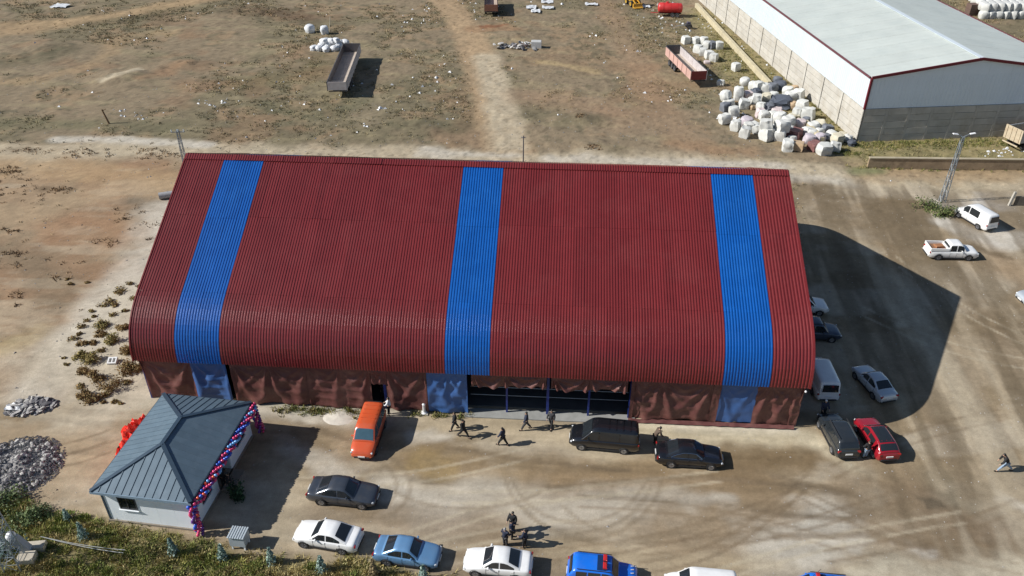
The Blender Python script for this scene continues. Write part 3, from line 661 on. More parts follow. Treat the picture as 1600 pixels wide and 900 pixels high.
# ------------------------------------------------------------------ vehicles
TYRE = mat('tyre rubber', (.02, .02, .021), .85, 0, .2); RIM = mat('alloy rim', (.36, .37, .39), .3, .8, .08); RIMD = mat('steel rim', (.16, .16, .17), .5, .5, .15)
BLACKP = mat('black plastic', (.022, .022, .024), .55, 0, .2); HLAMP = mat('headlamp glass', (.62, .64, .66), .08, 0, .05, coat=1); TLAMP = mat('tail lamp red', (.32, .012, .012), .15, 0, .05, coat=.6); PLATE = mat('licence plate', (.72, .72, .70), .4)
GLASSC = mat('car glass', (.018, .022, .026), .04, 0, .1, spec=.8); GLASSL = mat('car glass blue', (.05, .10, .13), .04, 0, .1, spec=.9)
def paint(n, c, metal=.0, rough=.28, dust=.16): return mat(n, c, rough, metal, .04, 2, coat=.8, dirt=(alb((160, 145, 120)), 1.3, dust) if dust > 0 else None)
WHEELS = {}
def wheel_mesh(r, rim):
    k = (round(r, 3), rim.name)
    if k not in WHEELS:
        t = MB().lathe([(r*.62, -.1), (r*.93, -.105), (r, -.07), (r, .07), (r*.93, .105), (r*.62, .1)], 18, 'Y').mesh('tyre', TYRE, 40)
        m = MB().lathe([(.03, .085), (r*.28, .07), (r*.5, .085), (r*.64, .102)], 18, 'Y')
        for i in range(5):
            a = i*2*math.pi/5; m.box((r*.36*math.cos(a), .088, r*.36*math.sin(a)), (r*.5, .03, r*.15), (0, -a, 0))
        WHEELS[k] = (t, m.mesh('rim', rim, 40))
    return WHEELS[k]
def interp(pts, x):
    for (a, za), (b, zb) in zip(pts[:-1], pts[1:]):
        if a >= x >= b:
            t = (a-x)/(a-b) if a != b else 0; return za+(zb-za)*t
    return pts[-1][1] if x < pts[-1][0] else pts[0][1]
def sm(pts, x, e=.07): return (interp(pts, x-e)+2*interp(pts, x)+interp(pts, x+e))/4
def car(name, label, cat, loc, yaw, L, W, Hh, col, deck, roof, wins, wheels, r=.315, rim=RIM, belt=None, glass=GLASSC, tumble=.30, roofcol=None, group=None, extras=None, lower=None, wmax=.985, sunroof=False, front='x'):
    """deck: (x,z) front->rear profile of hood, belt and boot in fractions of L / metres; roof: greenhouse profile front->rear"""
    t = thing(name, label, cat, loc, R(yaw), group); hw = W/2
    deck = [(x*L, z) for x, z in deck]; roof = [(x*L, z) for x, z in roof]; wins = [(a*L, b*L) for a, b in wins]; wheels = [w*L for w in wheels]
    xf, xr = deck[0][0], deck[-1][0]
    ns = 34; xs = [xf+(xr-xf)*(.5-.5*math.cos(math.pi*i/ns)) for i in range(ns+1)]
    def half(x):                                          # plan rounding at both ends
        f = min(1, (xf-x)/(.16*L)); b = min(1, (x-xr)/(.13*L))
        return hw*(1-.17*(1-f)**2.2)*(1-.13*(1-b)**2.2)
    mb = MB(); rings = []
    for i, x in enumerate(xs):
        w = half(x); zt = sm(deck, x); e = max(0, 1-(xf-x)/(.05*L), 1-(x-xr)/(.05*L))
        zb = .20+.14*e; sh = zt-.10
        ring = [(0, zb), (w*.84, zb), (w*.955, zb+.10), (w*.985, zb+(sh-zb)*.45), (w, zb+(sh-zb)*.62), (w*.985, sh-.03), (w*.955, sh+.035), (w*.88, zt-.015), (w*.5, zt+.012), (0, zt+.022)]
        rings.append([(x, y, z) for y, z in ring]+[(x, -y, z) for y, z in ring[-2:0:-1]])
    n = len(rings[0]); vs = [p for r_ in rings for p in r_]
    fs = [(i*n+j, i*n+(j+1) % n, (i+1)*n+(j+1) % n, (i+1)*n+j) for i in range(ns) for j in range(n)]+[tuple(range(n)), tuple(range(ns*n, (ns+1)*n))]
    mb.add(vs, fs)
    gf, gr = roof[0][0], roof[-1][0]
    def ghw(x, z):                                        # greenhouse half width
        zb = sm(deck, min(xf-.02, max(xr+.02, x)))-.06; return half(x)*.925-max(0, z-zb)*tumble
    m_ = 30; gx_ = [gf+(gr-gf)*i/m_ for i in range(m_+1)]; rings = []
    for x in gx_:
        zt = sm(roof, x, .09) if gr+.05 < x < gf-.05 else interp(roof, x); zb = sm(deck, max(xr+.03, min(xf-.03, x)))-.07; zt = max(zt, zb+.02)
        wb, wt = ghw(x, zb), ghw(x, zt)
        ring = [(wb, zb), (wb+(wt-wb)*.5, zb+(zt-zb)*.5), (wt+.02, zt-.07 if zt-zb > .12 else zt-.02), (wt-.035, zt-.012), (wt*.55, zt+.03), (0, zt+.04)]
        rings.append([(x, y, z) for y, z in ring]+[(x, -y, z) for y, z in ring[-2::-1]])
    n2 = len(rings[0]); base = MB(); base.add([p for r_ in rings for p in r_], [(i*n2+j, i*n2+j+1, (i+1)*n2+j+1, (i+1)*n2+j) for i in range(m_) for j in range(n2-1)]+[tuple(range(n2)), tuple(range(m_*n2, (m_+1)*n2))])
    body = None
    if roofcol is None: mb.add(base.v, base.f); mb.build('body', col, t, smooth=48)
    else: mb.build('body', col, t, smooth=48); base.build('cabin', roofcol, t, smooth=48)
    zmax = max(z for _, z in roof)
    def slab(x0, x1, name, inset=.1):
        g = MB()
        def fn(s, v):
            x = x0+(x1-x0)*v; z = sm(roof, x, .09) if gr+.05 < x < gf-.05 else interp(roof, x); w = ghw(x, z)-inset
            y = (2*s-1)*w; dz = interp(roof, x-.05)-interp(roof, x+.05); nn = Vector((dz, 0, .1)).normalized()
            k = 1-(2*s-1)**2
            return (x+nn.x*.014, y, z+.042*k**.5*.9+nn.z*.014-.004)
        g.grid(fn, 8, 6); return g.build(name, glass, t, smooth=60)
    ir = [i for i, (x, z) in enumerate(roof) if z > zmax-.16]
    wf, wr = roof[ir[0]][0], roof[ir[-1]][0]
    slab(gf-.07*(gf-wf)-.03, wf+.04*(gf-wf), 'windshield')
    if wr-gr > .12: slab(wr-.08*(wr-gr), gr+.16*(wr-gr)+.01, 'rear_window')
    else:
        g = MB(); (xa, za), (xb, zb_) = roof[-2], roof[-1]
        def fr(q_, v, xa=xa, za=za, xb=xb, zb_=zb_):
            z = zb_+.06+(za-.06-zb_)*v; x = xb+(xa-xb)*(z-zb_)/(za-zb_); w = ghw(max(x, gr+.04), z)-.16; return (x-.075, (2*q_-1)*(w+.05), z)
        g.grid(fr, 6, 4); g.build('rear_window', glass, t, smooth=60)
    if sunroof: slab(wf-.12, wr+.05, 'roof_glass', .12)
    for s_ in (1, -1):
        for a, b in wins:
            g = MB(); cols = 8; vs = []
            for i in range(cols+1):
                x = a+(b-a)*i/cols; zb = sm(deck, x)-.005; zt = max(zb+.005, min(interp(roof, x)-.085, zmax-.085))
                for j in range(4):
                    z = zb+(zt-zb)*j/3; 
                    zB = sm(deck, x)-.07; zT = max(sm(roof, x, .09), zB+.02); f = (z-zB)/(zT-zB)
                    wb, wt = ghw(x, zB), ghw(x, zT); yy = wb+(wt-wb)*min(1, f)+.012+.02*max(0, f-.5)
                    vs.append((x, s_*yy, z))
            g.add(vs, [(i*4+j, i*4+j+1, (i+1)*4+j+1, (i+1)*4+j) for i in range(cols) for j in range(3)]); g.build('side_window', glass, t, smooth=60)
        for wxp in wheels:
            tm, rm = wheel_mesh(r, rim)
            MB().lathe([(.01, 0), (r+.055, 0), (r+.06, -.03)], 18, 'Y', (wxp, s_*(half(wxp)*.99), r+.01)).build('wheel_arch', BLACKP, t)
            o = put('wheel', tm, t, (wxp, s_*(half(wxp)-.075), r), 0 if s_ > 0 else math.pi); put('rim', rm, o)
        zf = sm(deck, xf-.03*L)
        hl = MB().grid(lambda u_, v_: (xf-.012*L-.05*L*u_*1.0+.016, s_*(half(xf-.012*L-.05*L*u_)*(.99 if v_ < .5 else .93-.0*v_)-(.30*(1-u_)*v_)), zf-.19+.15*v_), 3, 2)
        MB().box((xf-.035*L, s_*(half(xf-.035*L)-.14), zf-.10), (.10*1.3, .30, .13), (0, .25, -s_*.45), .03).build('headlight', HLAMP, t)
        zr = sm(deck, xr+.03*L)
        MB().box((xr+.02*L, s_*(half(xr+.02*L)-.10), min(zr-.12, .86)), (.10, .24, .16 if zr < 1.1 else .26), (0, 0, s_*.3), .02).build('taillight', TLAMP, t)
        mx = gf-.14*L+.16; zm = sm(deck, mx)+.07
        MB().box((mx, s_*(half(mx)*.96+.07), zm), (.12, .2, .13), (0, 0, s_*.2), .03).build('mirror', lower or col, t)
        for a, b in wins[:2]: MB().box((b+.12*(a-b), s_*(half(b)*.99), sm(deck, b)-.17), (.17, .03, .03)).build('door_handle', lower or col, t)
        for k_ in (wins[0][0]-.02, wins[0][1]-.02)+((wins[1][1],) if len(wins) > 1 else ()):
            MB().box((k_, s_*half(k_)*.9925, .62), (.012, .018, .52)).build('door_seam', BLACKP, t)
        MB().box(((wheels[0]+wheels[1])/2, s_*(half(0)*.965), .27), (abs(wheels[0]-wheels[1])-2.4*r, .05, .12)).build('sill', BLACKP, t)
    MB().box((xf-.01, 0, .36), (.12, W*.62, .16), None, .03).build('grille', BLACKP, t); MB().box((xr+.0, 0, .38), (.10, W*.7, .14), None, .03).build('rear_bumper', BLACKP, t)
    MB().box((xr-.005, 0, .66), (.05, .5, .12)).build('licence_plate', PLATE, t); MB().box((xf+.045, 0, .46), (.04, .5, .11)).build('licence_plate', PLATE, t)
    if extras: extras(t, dict(half=half, deck=deck, roof=roof, L=L, W=W, zmax=zmax, col=col, ghw=ghw))
    return t
SEDAN_D = [(.5, .52), (.485, .68), (.44, .76), (.20, .92), (.0, .93), (-.34, .98), (-.46, .97), (-.488, .86), (-.5, .6)]
def sedan_roof(h, a=.215, b=.075, c=-.16, d_=-.36): return [(a, .90), (b, h-.04), (b-.06, h), (c+.05, h), (c, h-.05), (d_, .97)]
SED_W = [(.165, -.025), (-.045, -.25)]
HATCH_D = [(.5, .56), (.485, .74), (.43, .84), (.23, .97), (0, 1.0), (-.40, 1.04), (-.48, 1.0), (-.495, .8), (-.5, .55)]
VAN_D = [(.5, .56), (.48, .80), (.42, .92), (.30, 1.06), (0, 1.08), (-.47, 1.10), (-.49, .9), (-.5, .55)]
P_ORANGE = paint('orange paint', alb((214, 92, 52), 1.2), dust=.2); P_SLATE = paint('slate grey metallic', (.055, .066, .085), .35, .3); P_WHITE = paint('white paint', (.78, .78, .77), 0, .3, .12); P_LBLUE = paint('light blue metallic', alb((120, 168, 214), 1.35), .25, .3, .15)
P_BLUE = paint('gendarmerie blue', alb((22, 112, 222), 1.1), 0, .3, .1); P_BLACK = paint('black paint', (.009, .010, .013), 0, .2, 0); P_DGREY = paint('dark grey metallic', (.03, .036, .042), .3, .25, .05); P_RED = paint('red paint', (.27, .009, .018), 0, .22, .03); P_SILV = paint('silver paint', (.50, .54, .58), .3, .3, .15); P_NAVY = paint('navy paint', (.03, .045, .08), .2, .3)

def van_extras(rails=False, rack=None):
    def f(t, k):
        if rails:
            for s_ in (1, -1):
                MB().tube((k['L']*.12, s_*k['W']*.36, k['zmax']+.05), (-k['L']*.36, s_*k['W']*.36, k['zmax']+.05), .025).build('roof_rail', BLACKP, t)
        for i in range(4 if rack == 'ribs' else 0):
            MB().box((-k['L']*(.05+.1*i), 0, k['zmax']+.045), (.05, k['W']*.6, .03)).build('roof_rib', k['col'], t)
    return f
def light_bar(t, k):
    MB().box((k['L']*.03, 0, k['zmax']+.055), (.2, 1.05, .05), None, .015).build('light_bar_base', BLACKP, t)
    MB().box((k['L']*.03, .28, k['zmax']+.15), (.24, .46, .16), None, .04).build('beacon', mat('red beacon', (.45, .02, .02), .2, coat=.6), t)
    MB().box((k['L']*.03, -.28, k['zmax']+.15), (.24, .46, .16), None, .04).build('beacon', mat('red beacon', (.45, .02, .02), .2, coat=.6), t)
    MB().box((-k['L']*.02, 0, k['zmax']+.03), (.5, k['W']*.62, .02)).build('roof_panel', mat('dark blue film', (.01, .03, .09), .3), t)
    for i in range(6):                                     # white slanted dashes across the bonnet edge
        y = -.66+i*.26; x = k['L']*.425; MB().box((x, y, interp(k['deck'], x)+.03), (.20, .07, .012), (0, .33, .45)).build('hood_stripe', P_WHITE, t)
    for s_ in (1, -1):
        MB().box((-.1, s_*k['half'](0)*1.0, .74), (2.2, .02, .12)).build('side_stripe', P_WHITE, t)
        MB().tube((k['L']*.12, s_*k['W']*.36, k['zmax']+.05), (-k['L']*.36, s_*k['W']*.36, k['zmax']+.05), .025).build('roof_rail', BLACKP, t)
    MB().tube((k['L']*.1, -k['W']*.2, k['zmax']), (k['L']*.02, -k['W']*.2, k['zmax']+.7), .012).build('antenna', BLACKP, t)

VAN_R = [(.31, 1.04), (.165, 1.74), (.09, 1.81), (-.44, 1.80), (-.475, 1.70), (-.495, 1.05)]
car('panel_van', 'orange van parked nose to the yard by the dark hall doorway', 'van', (-13.02, 42.84, 0), -92, 4.5, 1.76, 1.85, P_ORANGE, VAN_D, [(x, z+.04) for x, z in VAN_R], [(.25, .075), (.05, -.20), (-.225, -.43)], (.315, -.295), glass=GLASSL, rim=RIMD, tumble=.13, extras=van_extras(rack='ribs'))
car('sedan_car', 'dark slate grey sedan parked alone right of the house shadow', 'car', (-13.58, 37.2, 0), -4, 4.72, 1.80, 1.46, P_SLATE, SEDAN_D, sedan_roof(1.46), SED_W, (.315, -.275))
car('sedan_car', 'older white sedan facing left between the metal box and the light blue sedan', 'car', (-13.69, 33.54, 0), 172, 4.3, 1.68, 1.42, P_WHITE, SEDAN_D, sedan_roof(1.42), SED_W, (.315, -.275), rim=RIMD)
car('sedan_car', 'light blue metallic sedan facing right at the edge of the grass', 'car', (-8.44, 32.59, 0), -6, 4.12, 1.66, 1.42, P_LBLUE, SEDAN_D, sedan_roof(1.42), SED_W, (.315, -.275), rim=RIMD)
car('sedan_car', 'white rounded sedan facing left, just below the group of four people', 'car', (-2.74, 32.19, 0), 177, 4.2, 1.68, 1.42, P_WHITE, SEDAN_D, sedan_roof(1.42, .225, .07, -.15, -.34), SED_W, (.315, -.275))
SUV_R = [(.24, .98), (.125, 1.60), (.05, 1.66), (-.36, 1.65), (-.42, 1.55), (-.475, 1.05)]; SUV_W = [(.17, -.01), (-.03, -.20), (-.22, -.37)]
car('patrol_car', 'bright blue patrol car with a red light bar and white bonnet dashes', 'patrol car', (3.59, 31.67, 0), -4, 4.25, 1.78, 1.66, P_BLUE, HATCH_D, SUV_R, SUV_W, (.315, -.31), tumble=.2, extras=light_bar)
car('panel_van', 'white van cut off by the bottom edge between the two blue patrol cars', 'van', (9.41, 30.97, 0), 177, 4.3, 1.74, 1.82, P_WHITE, VAN_D, VAN_R, [(.25, .075), (.05, -.20)], (.315, -.295), tumble=.13, rim=RIMD)
car('patrol_car', 'blue patrol car of which only the roof shows at the bottom edge', 'patrol car', (16.3, 31.14, 0), 177, 4.25, 1.78, 1.66, P_BLUE, HATCH_D, SUV_R, SUV_W, (.315, -.31), tumble=.2, extras=light_bar)
MV_R = [(.335, 1.04), (.185, 1.80), (.11, 1.90), (-.44, 1.88), (-.475, 1.78), (-.492, 1.1)]
car('minivan', 'black minivan standing before the open bay of the hall', 'van', (4.15, 43.46, 0), 176, 5.0, 1.88, 1.92, P_BLACK, VAN_D, MV_R, [(.25, .09), (.07, -.2), (-.22, -.44)], (.325, -.28), tumble=.15, extras=van_extras(rack='ribs'))
def chrome_line(t, k):
    for s_ in (1, -1):
        for a, b in zip((.17, .08, 0, -.1, -.2), (.08, 0, -.1, -.2, -.29)):
            z0, z1 = (min(interp(k['roof'], x*k['L'])-.085, k['zmax']-.095) for x in (a, b)); MB().tube((a*k['L'], s_*(k['ghw'](a*k['L'], z0)+.03), z0), (b*k['L'], s_*(k['ghw'](b*k['L'], z1)+.03), z1), .016, n=4).build('window_trim', mat('chrome', (.7, .72, .74), .15, 1), t)
        MB().tube((.17*k['L'], s_*(k['half'](.17*k['L'])*.935), .945), (-.29*k['L'], s_*(k['half'](-.29*k['L'])*.935), .985), .016, n=4).build('window_trim', mat('chrome', (.7, .72, .74), .15, 1), t)
car('sedan_car', 'black executive sedan with bright window trim, behind the black minivan', 'car', (10.06, 42.18, 0), -1, 4.68, 1.82, 1.46, P_BLACK, SEDAN_D, sedan_roof(1.46), SED_W, (.315, -.275), extras=chrome_line)
SUV2_R = [(.23, .98), (.10, 1.54), (.03, 1.60), (-.34, 1.57), (-.40, 1.50), (-.475, 1.02)]
car('estate_car', 'dark grey estate car parked close beside the red car', 'car', (21.15, 44.92, 0), 96, 4.3, 1.76, 1.52, P_DGREY, HATCH_D, SUV2_R, SUV_W, (.31, -.30), tumble=.22, extras=van_extras(True))
HB_R = [(.235, .94), (.09, 1.40), (.03, 1.45), (-.27, 1.42), (-.33, 1.35), (-.47, 1.0)]
car('hatchback_car', 'red car with a black glass roof', 'car', (23.85, 44.73, 0), 99, 4.1, 1.72, 1.45, P_RED, [(x, z-.03) for x, z in HATCH_D], HB_R, [(.16, -.03), (-.05, -.24)], (.31, -.30), sunroof=True)
car('sedan_car', 'silver sedan parked alone in the shadow of the hall', 'car', (25.62, 51.05, 0), 106, 4.15, 1.62, 1.42, P_SILV, SEDAN_D, sedan_roof(1.42), SED_W, (.315, -.275), rim=RIMD)
car('panel_van', 'white panel van in shade against the right end of the hall', 'van', (21.45, 51.38, 0), 92, 4.9, 1.86, 1.97, P_WHITE, VAN_D, MV_R, [(.25, .09)], (.325, -.28), tumble=.12, rim=RIMD)
car('off_road_car', 'dark navy off-road car nosing out beside the hall, nearer of two', 'car', (22.45, 57.74, 0), 0, 4.6, 1.84, 1.68, P_NAVY, HATCH_D, SUV_R, SUV_W, (.315, -.31), tumble=.2, extras=van_extras(True))
car('off_road_car', 'white off-road car with a dark glass roof nosing out beside the hall', 'car', (22.42, 61.59, 0), 2, 4.5, 1.82, 1.6, P_WHITE, HATCH_D, SUV2_R, SUV_W, (.31, -.30), tumble=.22, sunroof=True)
car('hatchback_car', 'white car with only its nose showing past the hall', 'car', (22.03, 68.45, 0), 2, 4.3, 1.72, 1.45, P_WHITE, HATCH_D, HB_R, [(.16, -.03), (-.05, -.24)], (.31, -.30))
car('minibus', 'white minibus with a dark rear window near the lattice pole', 'van', (44.85, 79.39, 0), 112, 4.5, 1.70, 1.95, P_WHITE, VAN_D, MV_R, [(.25, .09), (.07, -.2)], (.325, -.28), tumble=.12, rim=RIMD)
car('hatchback_car', 'silver white car cut off by the right edge', 'car', (44.72, 64.4, 0), 190, 4.2, 1.7, 1.45, P_SILV, HATCH_D, HB_R, [(.16, -.03), (-.05, -.24)], (.31, -.30))
def pick_bed(t, k):
    L, W = k['L'], k['W']; x0, x1 = -.135*L, -.478*L; z0, z1 = .98, 1.10; xm = (x0+x1)/2; LL = x0-x1
    wd = mat('bed floor brown', alb((150, 112, 84)), .8, 0, .2, 2)
    MB().box((xm, 0, z0), (LL, W*.84, .06)).build('bed_floor', wd, t)
    for s_ in (1, -1): MB().box((xm, s_*W*.455, z0+.16), (LL+.1, .09, .32), None, .02).build('bed_side', P_WHITE, t)
    MB().box((x1, 0, z0+.14), (.08, W*.90, .30), None, .02).build('tailgate', P_WHITE, t); MB().box((x0+.02, 0, z0+.16), (.06, W*.86, .30)).build('bed_front', P_WHITE, t)
    MB().box((xm+.2, .1, z0+.14), (.8, .6, .22), (0, 0, .2), .03).build('bed_box', mat('bed crate brown', alb((172, 120, 84)), .8, 0, .2, 3), t)
PK_D = [(.5, .60), (.485, .82), (.43, .92), (.22, 1.0), (-.12, 1.0), (-.14, .98), (-.48, .96), (-.495, .8), (-.5, .55)]
PK_R = [(.235, .98), (.14, 1.62), (.09, 1.68), (-.08, 1.67), (-.11, 1.60), (-.135, 1.0)]
car('pickup_truck', 'white double cab pickup with an open brown bed', 'pickup', (39.49, 72.07, 0), 1, 4.9, 1.72, 1.7, P_WHITE, PK_D, PK_R, [(.17, .04), (.02, -.095)], (.30, -.30), r=.35, rim=RIMD, tumble=.2, extras=pick_bed)

# ------------------------------------------------------------------ trailers and farm gear in the field
BED_D = mat('shade darkened bed steel', (.09, .088, .09), .6, .1, .2, 1.2, dirt=(alb((150, 110, 90)), 1, .5)); BED_F = mat('pale dusty planks', alb((200, 186, 172)), .9, 0, .15, 1.4, objvar=.08)  # bed steel painted darker to deepen the shade inside the bed
RUST = mat('faded red sides', alb((210, 170, 158)), .7, 0, .14, 1.2, objvar=.08, dirt=(alb((206, 180, 165)), 1.5, .5)); REDT = mat('dull red tailgate', alb((140, 50, 48)), .6, 0, .14, 1.5); WSIDE = mat('pale grey sides', alb((214, 206, 204)), .7, 0, .1, 1.2, objvar=.05, dirt=(alb((160, 130, 110)), 1.5, .4))
CHAS = mat('dark chassis', (.03, .028, .028), .7, 0, .2)
def trailer(name, label, near, far, W, z0, z1, side_l, side_r, end, inner, nst, axles, wr=.5, drawbar=True):
    a, b = Vector(near), Vector(far); d = b-a; L = d.length; yaw = math.atan2(d.y, d.x)
    t = thing(name, label, 'trailer', (a.x, a.y, hz((a.x+b.x)/2, (a.y+b.y)/2)), yaw)   # local +x runs from the near end to the far end
    for k in range(6): MB().box((L/2, -W/2+W*(k+.5)/6, z0), (L-.1, W/6-.02, .07)).build('floor_plank', BED_F, t)
    for s_, m in ((1, side_l), (-1, side_r)):
        for k in range(nst):
            x0, x1 = L*k/nst, L*(k+1)/nst
            MB().box(((x0+x1)/2, s_*W/2, (z0+z1)/2), (x1-x0-.09, .06, z1-z0)).build('side_board', m, t)
            MB().box((x0+.02, s_*(W/2+.03), (z0+z1)/2-.05), (.09, .12, z1-z0+.16)).build('stanchion', m, t)
        MB().box((L/2, s_*W/2, z1+.03), (L+.1, .12, .07)).build('top_rail', inner, t)
    MB().box((0, 0, (z0+z1)/2), (.08, W-.07, z1-z0)).build('tailgate', end, t); MB().box((L, 0, (z0+z1)/2+.1), (.1, W-.07, z1-z0+.2)).build('headboard', inner, t)
    MB().box((-.06, 0, z0-.14), (.12, W*.9, .12)).build('bumper', CHAS, t)
    for s_ in (1, -1): MB().box((L/2, s_*.45, z0-.2), (L-.4, .12, .26)).build('chassis_beam', CHAS, t)
    tm, rm = wheel_mesh(wr, RIMD)
    for x in axles:
        MB().tube((x, -W*.42, wr), (x, W*.42, wr), .06).build('axle', CHAS, t)
        for s_ in (1, -1):
            o = put('wheel', tm, t, (x, s_*W*.43, wr), 0 if s_ > 0 else math.pi); o.scale = (1, 1.8, 1); put('rim', rm, o)
    for s_ in (.6, -.6): MB().box((L*.86, s_, (z0-.2)/2), (.1, .1, z0-.25)).build('landing_leg', CHAS, t)
    return t
trailer('cargo_trailer', 'empty grey open trailer beside the heap of white sacks', (-31.95, 111.4), (-33.75, 128.9), 2.75, 1.15, 2.35, BED_D, WSIDE, WSIDE, BED_D, 9, (3.2, 4.5, 5.8))
trailer('cargo_trailer', 'faded red and white open trailer near the white bulk bags', (20.5, 119.3), (17.9, 131.2), 2.4, 1.15, 2.45, RUST, WSIDE, REDT, BED_D, 6, (7.4, 8.7, 10.0), .5)
p = G(766, 27); trailer('cargo_trailer', 'dark open trailer cut off by the top edge with a brown tailgate', (p.x+.2, p.y), (p.x-.6, p.y+9), 2.4, 1.1, 2.3, mat('brown boards', alb((150, 104, 84)), .8, 0, .15, 1.5), mat('brown boards', (.3, .2, .15)), mat('brown boards', (.3, .2, .15)), CHAS, 5, (2.0, 3.4))
# red water tanker
p = G(1046, 25); tk = thing('tank_trailer', 'red cylindrical tank trailer at the top edge', 'tank trailer', (p.x, p.y, hz(p.x, p.y)), R(-4))
TKR = mat('tank red', alb((196, 50, 50), 1.1), .4, 0, .1, 1, dirt=(alb((210, 110, 100)), 1, .4))
MB().lathe([(.02, -2.35), (.55, -2.28), (.82, -2.1), (.9, -1.9), (.9, 1.9), (.82, 2.1), (.55, 2.28), (.02, 2.35)], 20, 'X', (0, 0, 1.55)).build('tank', TKR, tk, smooth=40)
for x in (-1.3, 0, 1.3): MB().lathe([(.905, -.05), (.93, -.05), (.93, .05), (.905, .05)], 20, 'X', (x, 0, 1.55)).build('tank_band', TKR, tk)
MB().lathe([(.28, 0), (.28, .2), (.02, .24)], 10, c=(-.6, 0, 2.42)).build('hatch', TKR, tk)
MB().box((0, 0, .62), (4.2, .9, .12)).build('chassis_beam', CHAS, tk); MB().tube((-2.1, 0, .6), (-3.6, 0, .5), .06).build('drawbar', TKR, tk); MB().lathe([(.3, 0), (.38, .06), (.3, .12)], 12, 'X', (-2.42, .2, 2.0)).build('hose_reel', WSIDE, tk)
tm, rm = wheel_mesh(.42, RIMD)
for x in (.5, 1.4):
    for s_ in (1, -1): o = put('wheel', tm, tk, (x, s_*.8, .42), 0 if s_ > 0 else math.pi); put('rim', rm, o)
# yellow loader (partly above the frame)
p = G(990, 12); ld = thing('wheel_loader', 'yellow machine at the top edge left of the red tank trailer', 'loader', (p.x, p.y+1.6, hz(p.x, p.y)), R(-70))
YEL = mat('machine yellow', alb((226, 170, 60)), .5, 0, .12, 1.5, dirt=(alb((120, 84, 50)), 1.2, .6))
MB().box((-.6, 0, 1.2), (2.4, 1.3, .9), None, .12).build('body', YEL, ld, smooth=40); cb = MB().box((-.2, 0, 2.2), (1.2, 1.2, 1.2), None, .1).build('cab', YEL, ld, smooth=40)
for s_ in (1, -1): MB().box((-.2, s_*.61, 2.3), (.9, .03, .7)).build('pane', GLASSD, cb)
MB().box((.41, 0, 2.3), (.03, .95, .7)).build('pane', GLASSD, cb)
for s_ in (1, -1): MB().box((1.2, s_*.45, 1.15), (1.8, .14, .2), (0, .3, 0)).build('lift_arm', YEL, ld)
MB().poly([(1.9, -.95, .1), (2.7, -.95, .15), (2.3, -.95, .35), (2.2, -.95, .9), (1.9, -.95, .9)], (0, 1.9, 0)).build('bucket', YEL, ld)
tm, rm = wheel_mesh(.62, mat('yellow rim', (.5, .32, .04), .5))
for x in (-1.4, .8):
    for s_ in (1, -1): o = put('wheel', tm, ld, (x, s_*.8, .62), 0 if s_ > 0 else math.pi); o.scale = (1, 2, 1); put('rim', rm, o)
# dark implement
p = G(1075, 44); im = thing('farm_implement', 'small dark farm implement with a long drawbar below the tank trailer', 'farm implement', (p.x, p.y, hz(p.x, p.y)), R(8))
MB().box((0, 0, .62), (1.0, 1.1, .35), None, .06).build('frame', CHAS, im); MB().tube((-.4, 0, .6), (-2.4, .2, .35), .05).build('drawbar', GALV, im); MB().box((0, 0, .95), (.6, .5, .4), (0, .2, 0), .05).build('gearbox', mat('dull violet steel', (.09, .08, .12), .5), im)
tm, rm = wheel_mesh(.42, RIMD)
for s_ in (1, -1): o = put('wheel', tm, im, (.0, s_*.68, .42), 0 if s_ > 0 else math.pi); put('rim', rm, o)
for k in range(5): MB().tube((.5, -.5+.25*k, .6), (.75, -.5+.25*k, .1), .03).build('tine', CHAS, im)
# tipper at the right edge
a, b = G(1562, 226), G(1589, 239); d = (b-a); tp = thing('tipper_truck', 'beige tipper body on wheels at the right edge beside the warehouse', 'truck', ((a.x+b.x)/2, (a.y+b.y)/2, 0), math.atan2(d.y, d.x)+math.pi/2)
BEI = mat('beige steel', alb((216, 200, 172)), .6, 0, .1, 1.2, objvar=.04, dirt=(alb((170, 130, 96)), 1.4, .5)); W2 = 2.5
MB().box((-.02, 0, 2.0), (.1, W2+.1, 1.75), (0, -.06, 0)).build('tailgate', BEI, tp); MB().box((3.1, 0, 1.2), (6.2, W2, .12)).build('bed_floor', BED_D, tp)
for k in range(4): MB().box((-.1, -1.0+k*.66, 2.0), (.08, .1, 1.7), (0, -.06, 0)).build('tailgate_rib', BEI, tp)
for s_ in (1, -1):
    for k in range(4): MB().box((.8+k*1.55, s_*W2/2, 1.9), (1.5, .08, 1.35)).build('side_board', WSIDE if s_ < 0 else BEI, tp)
    MB().box((3.1, s_*W2/2, 2.62), (6.3, .14, .1)).build('top_rail', GALV, tp)
MB().box((6.25, 0, 2.0), (.1, W2, 1.7)).build('headboard', BEI, tp)
MB().box((7.9, 0, 1.9), (1.9, 2.3, 2.0), None, .15).build('cab', P_WHITE, tp, smooth=40); MB().box((8.87, 0, 2.3), (.04, 2.0, .8)).build('windshield', GLASSC, tp)
for s_ in (.45, -.45): MB().box((4.2, s_, .85), (8.6, .14, .3)).build('chassis_beam', CHAS, tp)
MB().box((-.1, 0, .75), (.12, 2.3, .14)).build('bumper', BEI, tp)
tm, rm = wheel_mesh(.5, RIMD)
for x in (1.3, 2.6, 7.6):
    for s_ in (1, -1): o = put('wheel', tm, tp, (x, s_*1.0, .5), 0 if s_ > 0 else math.pi); o.scale = (1, 2, 1); put('rim', rm, o)

